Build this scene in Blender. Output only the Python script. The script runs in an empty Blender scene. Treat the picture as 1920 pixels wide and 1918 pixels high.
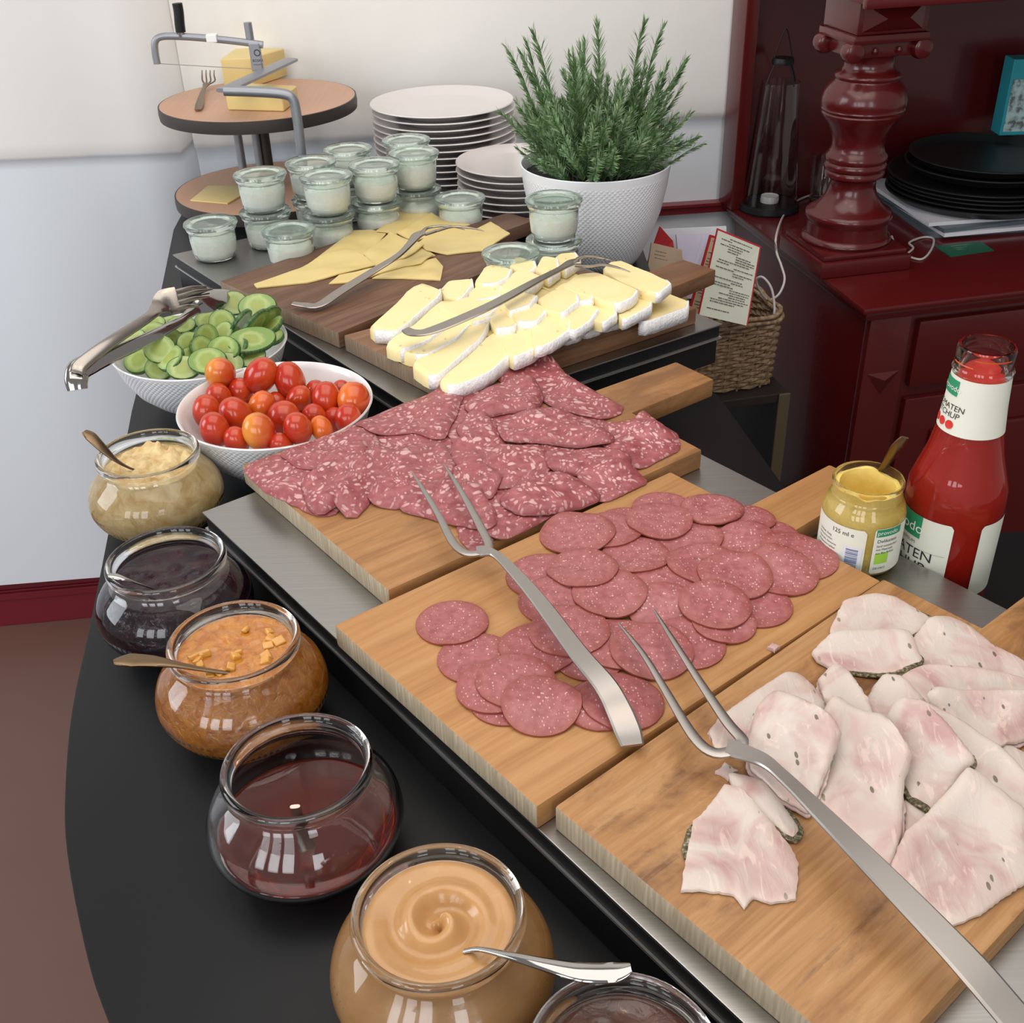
import bpy, bmesh, math, random
import numpy as np
from mathutils import Vector, Matrix, noise as mnoise
SC = bpy.context.scene
COL = SC.collection
PI = math.pi
random.seed(7)
TZ = 1.06            # height of the table top above the floor
# ------------------------------------------------------------------ camera
CF, CPIT, CROL, CH = 2082.3, 0.565015, -0.032247, 0.638   # focal px, pitch, roll, height over the table
_c, _s = math.cos(CPIT), math.sin(CPIT)
cF = np.array([0, _c, -_s]); _R = np.array([1.0, 0, 0]); _U = np.array([0, _s, _c])
cR = math.cos(CROL) * _R + math.sin(CROL) * _U
cU = -math.sin(CROL) * _R + math.cos(CROL) * _U
cam_d = bpy.data.cameras.new('camera'); cam = bpy.data.objects.new('camera', cam_d); COL.objects.link(cam)
cam.matrix_world = Matrix(((cR[0], cU[0], -cF[0], 0), (cR[1], cU[1], -cF[1], 0), (cR[2], cU[2], -cF[2], TZ + CH), (0, 0, 0, 1)))
cam_d.sensor_width = 36; cam_d.lens = CF / 1920 * 36; cam_d.clip_start = 0.02; cam_d.clip_end = 60
SC.camera = cam
# ------------------------------------------------------------------ light
SC.view_settings.view_transform = 'Standard'; SC.view_settings.look = 'None'
SC.view_settings.gamma = 1; SC.view_settings.exposure = 0.0
SC.view_settings.use_curve_mapping = False
w = bpy.data.worlds.new('room_light'); SC.world = w; w.use_nodes = True
w.node_tree.nodes['Background'].inputs[0].default_value = (1.0, 0.97, 0.94, 1)
w.node_tree.nodes['Background'].inputs[1].default_value = 0.33

def area(name, loc, target, sx, sy, power, col):
    l = bpy.data.lights.new(name, 'AREA'); l.shape = 'RECTANGLE'; l.size = sx; l.size_y = sy; l.energy = power; l.color = col
    o = bpy.data.objects.new(name, l); COL.objects.link(o); o.location = loc
    o.rotation_euler = (Vector(target) - Vector(loc)).to_track_quat('-Z', 'Y').to_euler()
    return o
for i, x in enumerate((-2.6, -1.7, -0.8, 0.9)):      # tall windows in the wall behind the photographer
    area('window_light', (x, -2.3 + 0.25 * (i == 0), TZ + 1.15), (x * .35 - .2, 1.4, TZ), 0.62, 1.5, 17, (0.93, 0.96, 1.0))
area('window_light', (-3.0, 0.9, TZ + 1.1), (-0.3, 1.2, TZ), 1.3, 1.6, 38, (0.9, 0.95, 1.0))
area('ceiling_bounce_fill', (0.0, 0.9, TZ + 1.75), (0.0, 1.2, TZ), 2.2, 2.2, 32, (1.0, 0.95, 0.89))  # broad overhead fill, added in place of light bounced off the ceiling
for lx, ly in ((-0.35, 0.5), (0.45, 0.75)):          # small warm ceiling spots
    l = bpy.data.lights.new('ceiling_spot', 'POINT'); l.energy = 3.0; l.color = (1, .62, .33); l.shadow_soft_size = .035
    o = bpy.data.objects.new('ceiling_spot', l); COL.objects.link(o); o.location = (lx, ly, TZ + 1.7)

# ------------------------------------------------------------------ pixel helpers (rel. z = height over the table top)
def at(x, y, z=0.0):
    r = cF + (x - 960) / CF * cR - (y - 959) / CF * cU
    q = r * (z - CH) / r[2]
    return np.array([q[0], q[1], z + TZ])
def atY(x, y, Y):
    r = cF + (x - 960) / CF * cR - (y - 959) / CF * cU
    q = r * Y / r[1]
    return np.array([q[0], q[1], q[2] + CH + TZ])
def pix(p):
    q = np.array([p[0], p[1], p[2] - TZ - CH]); d = q @ cF
    return 960 + CF * (q @ cR) / d, 959 - CF * (q @ cU) / d
def depth(p): return np.array([p[0], p[1], p[2] - TZ - CH]) @ cF

# ------------------------------------------------------------------ object helpers
def tag(o, label=None, cat=None, group=None, kind=None):
    if label: o['label'] = label
    if cat: o['category'] = cat
    if group: o['group'] = group
    if kind: o['kind'] = kind
    return o
def empty(name, loc, label=None, cat=None, group=None, rz=0.0):
    o = bpy.data.objects.new(name, None); COL.objects.link(o); o.location = loc; o.rotation_euler = (0, 0, rz)
    o.empty_display_size = 0.03
    return tag(o, label, cat, group)
class MB:
    def __init__(s): s.v = []; s.f = []; s.m = []; s.attr = None
    def add(s, V, F, m=0):
        b = len(s.v); s.v += [tuple(map(float, p)) for p in V]
        s.f += [tuple(i + b for i in f) for f in F]; s.m += [m] * len(F)
        return s
    def box(s, a, b, m=0, M=None):
        x0, y0, z0 = a; x1, y1, z1 = b
        V = [(x0, y0, z0), (x1, y0, z0), (x1, y1, z0), (x0, y1, z0), (x0, y0, z1), (x1, y0, z1), (x1, y1, z1), (x0, y1, z1)]
        if M is not None: V = [tuple(M @ Vector(p)) for p in V]
        return s.add(V, [(0, 3, 2, 1), (4, 5, 6, 7), (0, 1, 5, 4), (1, 2, 6, 5), (2, 3, 7, 6), (3, 0, 4, 7)], m)
    def lathe(s, prof, seg=48, c=(0, 0, 0), m=0, wob=0, caps=False):
        V = []; F = []
        n = len(prof)
        for j in range(seg):
            a = 2 * PI * j / seg
            for (r, z) in prof: V.append((c[0] + r * math.cos(a), c[1] + r * math.sin(a), c[2] + z))
        for j in range(seg):
            k = (j + 1) % seg
            for i in range(n - 1):
                if prof[i][0] < 1e-6 and prof[i + 1][0] < 1e-6: continue
                if prof[i][0] < 1e-6: F.append((j * n, k * n + i + 1, j * n + i + 1) if i == 0 else (i, k * n + i + 1, j * n + i + 1))
                elif prof[i + 1][0] < 1e-6: F.append((j * n + i, k * n + i, i + 1))
                else: F.append((j * n + i, k * n + i, k * n + i + 1, j * n + i + 1))
        F = [tuple((0 if (q % n == 0 and prof[0][0] < 1e-6) else (n - 1 if (q % n == n - 1 and prof[-1][0] < 1e-6) else q)) for q in f) for f in F]
        return s.add(V, F, m)
    def sweep(s, path, wid, thk, n=10, sm=4, m=0, pw=1.0, up=(0, 0, 1), closed=False):
        P = spline(path, sm, closed); W = interp(wid, len(P)); T = interp(thk, len(P))
        RS = None
        if pw < .5: n = 8; RS = [(.84, 1), (1, .35), (1, -.35), (.84, -1), (-.84, -1), (-1, -.35), (-1, .35), (-.84, 1)]
        V = []; F = []; N = len(P); up = np.array(up, float)
        for i in range(N):
            t = (P[(i + 1) % N] - P[i - 1]) if closed else (P[min(i + 1, N - 1)] - P[max(i - 1, 0)])
            t = t / (np.linalg.norm(t) + 1e-12); sd = np.cross(t, up)
            if np.linalg.norm(sd) < 1e-3: sd = np.cross(t, np.array([0.3, 1, 0]))
            sd /= np.linalg.norm(sd); nn = np.cross(sd, t)
            for k in range(n):
                a = 2 * PI * (k + .5) / n; ca, sa = math.cos(a), math.sin(a)
                ca = math.copysign(abs(ca) ** pw, ca); sa = math.copysign(abs(sa) ** pw, sa)
                if RS: ca, sa = RS[k]
                V.append(P[i] + sd * (W[i] / 2 * ca) + nn * (T[i] / 2 * sa))
        for i in range(N if closed else N - 1):
            j = (i + 1) % N
            for k in range(n): F.append((i * n + k, i * n + (k + 1) % n, j * n + (k + 1) % n, j * n + k))
        if not closed: F.append(tuple(range(n - 1, -1, -1))); F.append(tuple((N - 1) * n + k for k in range(n)))
        return s.add(V, F, m)
    def prism(s, pts, z0, z1, m=0, ms=None):
        n = len(pts); V = [(p[0], p[1], z0) for p in pts] + [(p[0], p[1], z1) for p in pts]
        s.add(V, [tuple(range(n - 1, -1, -1)), tuple(range(n, 2 * n))] + [(i, (i + 1) % n, (i + 1) % n + n, i + n) for i in range(n)], m)
        return s
    def build(s, name, mats, parent=None, org=(0, 0, 0), smooth=35, bevel=0, world=True, recalc=True, bseg=2):
        me = bpy.data.meshes.new(name)
        o3 = np.array(org if parent is None else (tuple(parent.location) if (world and parent.parent is None) else org), float)
        if parent is not None and world and parent.parent is not None:
            q = parent; o3 = np.zeros(3)
            while q is not None: o3 += np.array(tuple(q.location)); q = q.parent
        V = [(p[0] - o3[0], p[1] - o3[1], p[2] - o3[2]) for p in s.v]
        me.from_pydata(V, [], s.f); me.polygons.foreach_set('material_index', s.m)
        for mm in (mats if isinstance(mats, (list, tuple)) else [mats]): me.materials.append(mm)
        if recalc or bevel:
            bm = bmesh.new(); bm.from_mesh(me)
            bmesh.ops.recalc_face_normals(bm, faces=bm.faces)
            if bevel:
                ed = [e for e in bm.edges if len(e.link_faces) == 2 and e.calc_face_angle(0) > 0.6]
                bmesh.ops.bevel(bm, geom=ed, offset=bevel, segments=bseg, affect='EDGES', profile=.6)
            bm.to_mesh(me); bm.free()
        if smooth:
            me.polygons.foreach_set('use_smooth', [True] * len(me.polygons)); me.set_sharp_from_angle(angle=math.radians(smooth))
        o = bpy.data.objects.new(name, me); COL.objects.link(o)
        if parent is None: o.location = org
        else: o.parent = parent
        return o
def spline(P, sm=4, closed=False):
    P = [np.array(p, float) for p in P]
    if sm <= 1 or len(P) < 3: return P
    out = []; n = len(P); R = range(n if closed else n - 1)
    for i in R:
        if closed: a, b, c, d = P[i - 1], P[i], P[(i + 1) % n], P[(i + 2) % n]
        else: a, b, c, d = P[max(i - 1, 0)], P[i], P[i + 1], P[min(i + 2, n - 1)]
        for k in range(sm):
            t = k / sm
            out.append(0.5 * ((2 * b) + (-a + c) * t + (2 * a - 5 * b + 4 * c - d) * t * t + (-a + 3 * b - 3 * c + d) * t ** 3))
    if not closed: out.append(P[-1])
    return out
def interp(w, N):
    if not isinstance(w, (list, tuple)): return [w] * N
    return list(np.interp(np.linspace(0, 1, N), np.linspace(0, 1, len(w)), w))
def tree_copy(o, parent=None):
    c = o.copy(); COL.objects.link(c); c.parent = parent
    for ch in o.children: tree_copy(ch, c)
    return c

# ------------------------------------------------------------------ materials
class NT:
    def __init__(s, name):
        s.m = bpy.data.materials.new(name); s.m.use_nodes = True; s.t = s.m.node_tree; s.b = s.t.nodes['Principled BSDF']
    def n(s, typ, **k):
        nd = s.t.nodes.new(typ)
        for a, v in k.items():
            if a in ('inp',):
                for kk, vv in v.items():
                    if isinstance(vv, bpy.types.NodeSocket): s.t.links.new(vv, nd.inputs[kk])
                    else: nd.inputs[kk].default_value = vv
            else: setattr(nd, a, v)
        return nd
    def set(s, **k):
        for a, v in k.items():
            a = {'base': 'Base Color', 'rough': 'Roughness', 'metal': 'Metallic', 'trans': 'Transmission Weight', 'ior': 'IOR', 'sss': 'Subsurface Weight',
                 'sr': 'Subsurface Radius', 'sscale': 'Subsurface Scale', 'coat': 'Coat Weight', 'spec': 'Specular IOR Level', 'normal': 'Normal', 'aniso': 'Anisotropic'}[a]
            if isinstance(v, bpy.types.NodeSocket): s.t.links.new(v, s.b.inputs[a])
            else: s.b.inputs[a].default_value = (v + (1,)) if (isinstance(v, tuple) and len(v) == 3 and a == 'Base Color') else v
        return s.m
    def coord(s, scale=(1, 1, 1), kind='Object', rnd=0.0):
        tc = s.n('ShaderNodeTexCoord'); v = tc.outputs[kind]
        if rnd:
            oi = s.n('ShaderNodeObjectInfo'); mu = s.n('ShaderNodeVectorMath', operation='SCALE'); cb = s.n('ShaderNodeCombineXYZ')
            mm = s.n('ShaderNodeMath', operation='MULTIPLY', inp={0: oi.outputs['Random'], 1: 7.3})
            s.t.links.new(oi.outputs['Random'], cb.inputs[0]); s.t.links.new(mm.outputs[0], cb.inputs[1])
            s.t.links.new(cb.outputs[0], mu.inputs[0]); mu.inputs['Scale'].default_value = rnd
            ad = s.n('ShaderNodeVectorMath', operation='ADD'); s.t.links.new(v, ad.inputs[0]); s.t.links.new(mu.outputs[0], ad.inputs[1]); v = ad.outputs[0]
        mp = s.n('ShaderNodeMapping'); s.t.links.new(v, mp.inputs[0]); mp.inputs['Scale'].default_value = scale
        return mp.outputs[0]
    def noise(s, v, scale, detail=4, rough=.55, dist=0.0):
        return s.n('ShaderNodeTexNoise', inp={'Vector': v, 'Scale': scale, 'Detail': detail, 'Roughness': rough, 'Distortion': dist}).outputs['Fac']
    def ramp(s, f, stops):
        r = s.n('ShaderNodeValToRGB'); s.t.links.new(f, r.inputs[0]); e = r.color_ramp.elements
        while len(e) < len(stops): e.new(.5)
        for i, (p, c) in enumerate(stops):
            e[i].position = p; e[i].color = (c + (1,)) if isinstance(c, tuple) and len(c) == 3 else (c, c, c, 1)
        return r.outputs[0]
    def mix(s, f, a, b, mode='MIX'):
        m = s.n('ShaderNodeMix', data_type='RGBA', blend_type=mode)
        for k, v in ((0, f), (6, a), (7, b)):
            if isinstance(v, bpy.types.NodeSocket): s.t.links.new(v, m.inputs[k])
            elif k == 0: m.inputs[0].default_value = v
            else: m.inputs[k].default_value = v + (1,)
        return m.outputs[2]
    def math(s, op, a, b=0.0):
        m = s.n('ShaderNodeMath', operation=op)
        for k, v in ((0, a), (1, b)):
            if isinstance(v, bpy.types.NodeSocket): s.t.links.new(v, m.inputs[k])
            else: m.inputs[k].default_value = v
        return m.outputs[0]
    def bump(s, h, dist=.001, strength=.5):
        b = s.n('ShaderNodeBump', inp={'Height': h, 'Distance': dist, 'Strength': strength}); return b.outputs[0]
def flat(name, base, rough=.5, metal=0.0, **k): return NT(name).set(base=base, rough=rough, metal=metal, **k)

def wood(name, dark, mid, light, stain=0.0, stain_col=(.1, .04, .015), fib=1.0, rough=.45):
    t = NT(name); v = t.coord((2.2, 26, 26)); g = t.noise(v, 1.6, 6, .6, .4)
    c = t.ramp(g, [(.3, dark), (.5, mid), (.7, light)])
    v2 = t.coord((9, 260, 260)); f = t.noise(v2, 1.0, 3, .6)
    c = t.mix(.35 * fib, c, t.ramp(f, [(.35, dark), (.62, light)]), 'MULTIPLY' if fib > 1 else 'MIX')
    b = t.math('ADD', t.math('MULTIPLY', t.noise(t.coord((6, 14, 14)), 1.2, 7, .68, .5), .75), t.math('MULTIPLY', f, .25))
    c = t.mix(t.ramp(b, [(.49, 0.0), (.62, stain)]), c, stain_col)
    return t.set(base=c, rough=rough, normal=t.bump(f, .0006, .35), spec=.35)
def endgrain(name, a, b):
    t = NT(name); v = t.coord((30, 330, 26)); n = t.noise(v, 1.0, 3, .6, .8)
    w_ = t.n('ShaderNodeTexWave', bands_direction='Y', inp={'Vector': t.coord((1, 1, .25)), 'Scale': 75.0, 'Distortion': 3.0, 'Detail': 1.5, 'Detail Scale': .8}).outputs['Fac']
    return t.set(base=t.mix(t.math('MULTIPLY', w_, .45), t.ramp(n, [(.3, a), (.7, b)]), a), rough=.7)
M = {}
M['glass_lid'] = NT('green_tinted_lid_glass').set(base=(.78, .90, .83), rough=.04, trans=.90, ior=1.42)
M['black'] = flat('table_laminate_black', (.0065, .0068, .0078), .40, spec=.22)
t = NT('brushed_steel'); n = t.noise(t.coord((3, 900, 900)), 1, 2)
M['steel_plate'] = t.set(base=t.mix(n, (.30, .295, .285), (.42, .41, .395)), metal=1.0, rough=.36, normal=t.bump(n, .0002, .15))
M['steel'] = flat('cutlery_steel', (.36, .325, .295), .24, 1.0)
M['steel_satin'] = flat('satin_cutlery_steel', (.37, .345, .325), .34, 1.0)
M['chrome'] = flat('polished_steel', (.42, .41, .40), .08, 1.0)
M['brass'] = flat('warm_aged_steel', (.20, .135, .08), .3, 1.0)
M['grey_metal'] = flat('grey_lacquered_metal', (.30, .31, .34), .38, .6)
M['side_black'] = flat('black_side_panel', (.010, .010, .011), .45, spec=.3)
M['line'] = flat('aluminium_edge', (.45, .44, .43), .35, .8)
M['oak_a'] = wood('oak_worn', (.23, .10, .034), (.35, .167, .060), (.45, .24, .10), .6, (.14, .06, .022))
M['oak_b'] = wood('oak_light', (.31, .138, .044), (.42, .204, .072), (.50, .272, .11), .2, (.24, .115, .045))
M['oak_c'] = wood('oak_blotchy', (.25, .11, .036), (.39, .19, .068), (.50, .29, .13), .85, (.12, .045, .017))
M['walnut_a'] = wood('brown_board_wood', (.12, .052, .024), (.20, .094, .044), (.29, .155, .08), .2, (.09, .04, .02))
M['walnut_b'] = wood('dark_board_wood', (.075, .032, .018), (.135, .064, .036), (.21, .115, .068), .3, (.05, .024, .016))
M['end_a'] = endgrain('pale_end_grain', (.30, .235, .155), (.50, .42, .30))
M['end_b'] = endgrain('brown_end_grain', (.20, .135, .085), (.33, .245, .165))
M['white'] = flat('white_porcelain', (.80, .79, .79), .16, coat=.3)
M['plate'] = flat('white_plate_glaze', (.72, .68, .67), .2)
M['glass'] = NT('clear_glass').set(base=(.97, .98, .97), rough=.015, trans=1.0, ior=1.46)
M['glass_green'] = NT('greenish_jar_glass').set(base=(.93, .98, .955), rough=.03, trans=.94, ior=1.42)
t = NT('plaster_wall'); n = t.noise(t.coord((1, 1, 1)), 9, 4); n2 = t.noise(t.coord((1, 1, 1)), 70, 3)
M['wall'] = t.set(base=t.mix(n, (.79, .775, .74), (.83, .82, .79)), rough=.85, normal=t.bump(t.math('ADD', n, t.math('MULTIPLY', n2, .15)), .006, .35))
t = NT('painted_wall_panel'); n = t.noise(t.coord((1, 1, 1)), 60, 3)
M['wall2'] = t.set(base=(.80, .80, .79), rough=.8, normal=t.bump(n, .001, .25))
t = NT('red_paint'); n = t.noise(t.coord((1, 1, 1)), 130, 2)
M['red'] = t.set(base=(.088, .0062, .007), rough=.25, spec=.5, normal=t.bump(n, .0006, .25), coat=.15)
M['lower_wall'] = flat('pale_blue_grey_lower_wall', (.74, .785, .84), .8)  # pale blue-grey tone for the wall faces below the ledge
M['red_trim'] = flat('dark_red_gloss_trim', (.17, .012, .02), .25)
t = NT('floor_linoleum'); n = t.noise(t.coord((1, 1, 1)), 3, 3)
M['floor'] = t.set(base=t.mix(n, (.125, .060, .044), (.155, .076, .056)), rough=.42)
M['dark'] = flat('dark_print_ink', (.02, .02, .02), .6)
M['paper'] = flat('cream_label_paper', (.74, .76, .66), .55)
M['white_paper'] = flat('white_paper', (.72, .73, .78), .6)
M['green_ink'] = flat('green_print', (.02, .27, .12), .5)
M['lime_ink'] = flat('lime_print', (.35, .62, .06), .5)
M['red_ink'] = flat('red_print', (.62, .03, .02), .5)
M['blue_ink'] = flat('blue_grey_print', (.12, .15, .30), .5)
# ================================================================== the room
def struct(name, mb, m, **k): return tag(mb.build(name, m, **k), kind='structure')
def wy(x): return 2.405 + .105 * x if x < .489 else 2.4563 + .209 * (x - .489)      # face of the rear wall
fl = MB(); fl.box((-4, -3, -.05), (4, 3.4, 0)); struct('floor', fl, M['floor'], smooth=0)
# rear wall with a plaster ledge: upper part stands 12 mm proud of the lower part
zl = TZ + .065
def wallslab(x0, x1, z0, z1, off, fn, lipdown=True):
    mb = MB(); nx = 26
    for i in range(nx):
        a = x0 + (x1 - x0) * i / nx; b = x0 + (x1 - x0) * (i + 1) / nx
        mb.add([(a, fn(a) - off, z0), (b, fn(b) - off, z0), (b, fn(b) - off, z1), (a, fn(a) - off, z1)], [(0, 1, 2, 3)])
    return mb
up = MB(); N = 60; xs = np.linspace(-.625, 3.2, N)
prof = [(-1.0, 0.0), (-.03, .0), (-.006, .001), (0.0, .008), (.012, .012), (.05, .012), (1.9, .012)]
V = []; F = []
for i, x in enumerate(xs):
    jit = .003 * mnoise.noise(Vector((x * 9, 0, 0))) + .0022 * mnoise.noise(Vector((x * 41, 3, 0)))
    for j, (dz, off) in enumerate(prof):
        zz = zl + dz + (jit if abs(dz) < .1 else 0) + (.004 if x > .3 else 0) * (abs(dz) < .1)
        V.append((x, wy(x) - off, zz))
n = len(prof)
for i in range(N - 1):
    for j in range(n - 1): F.append((i * n + j, (i + 1) * n + j, (i + 1) * n + j + 1, i * n + j + 1))
b0 = len(V); V += [(-.62, 2.6, 0), (3.2, 3.3, 0), (-.62, 2.6, zl + 1.9), (3.2, 3.3, zl + 1.9)]
F += [(b0, b0 + 1, b0 + 3, b0 + 2)]
up.add(V, F); up.m = [1 if max(up.v[q][2] for q in f) < zl + .006 else 0 for f in up.f]; struct('wall_back', up, [M['wall'], M['lower_wall']], smooth=60)
# left section of the wall, standing nearer the room
ssm = lambda x: (lambda u: u * u * (3 - 2 * u))(min(1, max(0, (x + .98) / .32)))
wl = lambda x: 2.215 + .085 * (x + 1.0) + .062 * ssm(x)
lw = MB(); xs = np.linspace(-4, -.648, 40); V = []; F = []; zl2 = TZ + .083
prof2 = [(-1.0, 0.0), (-.02, 0), (-.004, .001), (0, .005), (.006, .008), (.03, .008), (1.9, .008)]
for i, x in enumerate(xs):
    jit = .002 * mnoise.noise(Vector((x * 9, 5, 0)))
    for dz, off in prof2: V.append((x, wl(x) - off, zl2 + dz + ((jit - .020 * ssm(x)) if abs(dz) < .1 else 0)))
nn = len(prof2)
for i in range(len(xs) - 1):
    for j in range(nn - 1): F.append((i * nn + j, (i + 1) * nn + j, (i + 1) * nn + j + 1, i * nn + j + 1))
e0 = (len(xs) - 1) * nn; b0 = len(V)
for dz, off in prof2: V.append((-.622, wl(-.648) - off + .036, zl2 + dz))
for j in range(nn - 1): F.append((e0 + j, b0 + j, b0 + j + 1, e0 + j + 1))
lw.add(V, F); lw.m = [1 if max(lw.v[q][2] for q in f) < zl2 + .001 else 0 for f in lw.f]; struct('wall_left', lw, [M['wall2'], M['lower_wall']], smooth=75)
bb = MB()
for (z0, z1, d) in ((0, .078, .022), (.078, .098, .026), (.098, .104, .02), (.104, .150, .016), (.15, .158, .02)):
    a, b = -4, -.655
    bb.add([(a, wl(a), z0), (b, wl(b), z0), (b, wl(b) - d, z0), (a, wl(a) - d, z0), (a, wl(a), z1), (b, wl(b), z1), (b, wl(b) - d, z1), (a, wl(a) - d, z1)],
           [(0, 1, 2, 3), (4, 7, 6, 5), (2, 3, 7, 6), (0, 1, 5, 4), (1, 2, 6, 5), (3, 0, 4, 7)])
struct('baseboard_left', bb, M['red_trim'], smooth=0, bevel=.002)
tr = MB(); a, b = .16, .52
for z0, z1, d in ((-.135, -.118, .022), (-.118, -.112, .03)):
    tr.add([(a, wy(a), TZ + z0), (b, wy(b), TZ + z0), (b, wy(b) - d, TZ + z0), (a, wy(a) - d, TZ + z0), (a, wy(a), TZ + z1), (b, wy(b), TZ + z1), (b, wy(b) - d, TZ + z1), (a, wy(a) - d, TZ + z1)],
           [(0, 1, 2, 3), (4, 7, 6, 5), (2, 3, 7, 6), (0, 1, 5, 4), (1, 2, 6, 5), (3, 0, 4, 7)])
struct('trim_1', tr, M['red_trim'], smooth=0)

# ================================================================== buffet table
tab = empty('buffet_table', (0, 1.2, 0), 'long black buffet table with a rounded front end carrying all the food', 'table')
lft = [(-.263, .422), (-.295, .476), (-.334, .559), (-.356, .622), (-.38, .715), (-.4, .83), (-.427, .979), (-.482, 1.276), (-.529, 1.578), (-.605, 2.011), (-.626, 2.305)]
out = [(-.20, .34), (-.10, .27), (.05, .22), (.3, .2), (.6, .22), (.85, .3), (.93, .6), (.93, .945), (.49, .937), (.335, .942), (.308, .965), (.300, 1.036), (.268, 1.26), (.238, 1.36), (.236, 1.6), (.236, 2.0), (.236, 2.40)]
poly = [tuple(p[:2]) for p in spline([(-.20, .34)] + lft[:8], 4)] + lft[8:] + out[::-1][:-1]
mb = MB(); mb.prism(poly, TZ - .022, TZ); mb.build('tabletop', M['black'], tab, smooth=30, bevel=.0018)
mb = MB(); mb.box((-.22, .75, .0), (.12, 2.1, TZ - .022)); mb.build('pedestal', M['side_black'], tab, smooth=0)

# ================================================================== cooling units
def unit(A, B, wdt, label, C=None):          # A,B: left edge (back -> front) on top; wdt: width to the right
    A = np.array(A); B = np.array(B); d = (B - A) / np.linalg.norm(B - A); nrm = np.array((-d[1], d[0])) 
    Q = [A, B, B + nrm * wdt, A + nrm * wdt] if C is None else [A, B, np.array(C), A + np.array(C) - B]; c = sum(Q) / 4
    def ins(k): return [tuple(q + (c - q) / np.linalg.norm(c - q) * k) for q in Q]
    u = empty('cooling_tray', (c[0], c[1], TZ), label, 'cooling tray', 'cooling trays')
    mb = MB(); mb.prism(ins(.006), TZ, TZ + .036); mb.build('base', M['side_black'], u, smooth=0, bevel=.001)
    mb = MB(); mb.prism(ins(.0), TZ + .036, TZ + .0385); mb.build('edge_strip', M['line'], u, smooth=0)
    mb = MB(); mb.prism(ins(.004), TZ + .0385, TZ + .0545); mb.build('upper_rim', M['side_black'], u, smooth=0)
    mb = MB(); mb.prism(ins(.0), TZ + .0545, TZ + .057); mb.build('steel_plate', M['steel_plate'], u, smooth=0, bevel=.0008)
    return [tuple(q) for q in Q]
T1 = unit((-.307, .934), (.24, .215), .455, 'steel topped black cooling tray in front, carrying the meat boards')
T2 = unit((-.522, 1.706), (-.090, 1.117), .45, 'steel topped black cooling tray at the back, carrying the cheese boards', (.285, 1.361))

# ================================================================== height field for draping slices
GX0, GY0, GS = -.70, .15, .002; GW, GH = 900, 1150
HF = np.zeros((GH, GW)); GXX, GYY = np.meshgrid(GX0 + GS * np.arange(GW), GY0 + GS * np.arange(GH))
def inpoly(P, X, Y):
    r = np.zeros(X.shape, bool); n = len(P)
    for i in range(n):
        x1, y1 = P[i][:2]; x2, y2 = P[(i + 1) % n][:2]
        if y1 == y2: continue
        r ^= ((Y < y1) != (Y < y2)) & (X < (x2 - x1) * (Y - y1) / (y2 - y1) + x1)
    return r
HF[inpoly(T1, GXX, GYY)] = .057; HF[inpoly(T2, GXX, GYY)] = .057
ZB = .079
# ================================================================== boards
def board(name_label, A, B, C, D, mt, me_, hw=.031, hl=.127, hshift=0.0, t=.022):
    A, B, C, D = [np.array(q, float) for q in (A, B, C, D)]
    u = ((D - A) + (C - B)); u /= np.linalg.norm(u); v = np.array((-u[1], u[0])); ang = math.atan2(u[1], u[0])
    m = (C + D) / 2 + v * hshift
    e = (D - C) / np.linalg.norm(D - C); hu = np.array((e[1], -e[0])); hu = hu if hu @ u > 0 else -hu
    pts = [A, B, C, m - e * hw * 1.08 , m - e * hw + hu * hl, m + e * hw + hu * hl, m + e * hw * 1.08, D]
    o = (A + B + C + D) / 4
    loc = []
    for p in pts:
        q = p - o; loc.append((q @ u, q @ v))
    mb = MB(); mb.prism(loc, 0, t)
    ob = mb.build('serving_board', [mt, me_], None, (0, 0, 0), smooth=30, bevel=.0022)
    ob.location = (o[0], o[1], TZ + ZB - t); ob.rotation_euler = (0, 0, ang)
    for p in ob.data.polygons:
        if p.normal.x < -.55 or (p.normal.x > .75): p.material_index = 1
    tag(ob, name_label, 'serving board', 'wooden serving boards')
    HF[inpoly(pts, GXX, GYY)] = ZB
    return ob
board('worn oak board under the marbled salami, short handle at its right', (-.274, .987), (-.1075, .7635), (.196, .988), (.033, 1.216), M['oak_a'], M['end_a'])
board('plain pale oak board under the round fine salami slices', (-.148, .718), (.010, .516), (.309, .754), (.158, .946), M['oak_b'], M['end_a'], hw=.0255, hshift=.002)
board('stained oak board nearest the camera, carrying the white roast slices', (.022, .516), (.177, .326), (.469, .567), (.312, .757), M['oak_c'], M['end_a'])
board('brown board piled with white rind soft cheese slices', (-.206, 1.312), (-.066, 1.148), (.25, 1.364), (.115, 1.52), M['walnut_a'], M['end_b'])
board('dark brown board farthest back, with thin yellow cheese slices', (-.406, 1.52), (-.214, 1.320), (.036, 1.592), (-.150, 1.788), M['walnut_b'], M['end_b'], hl=.12)

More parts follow.
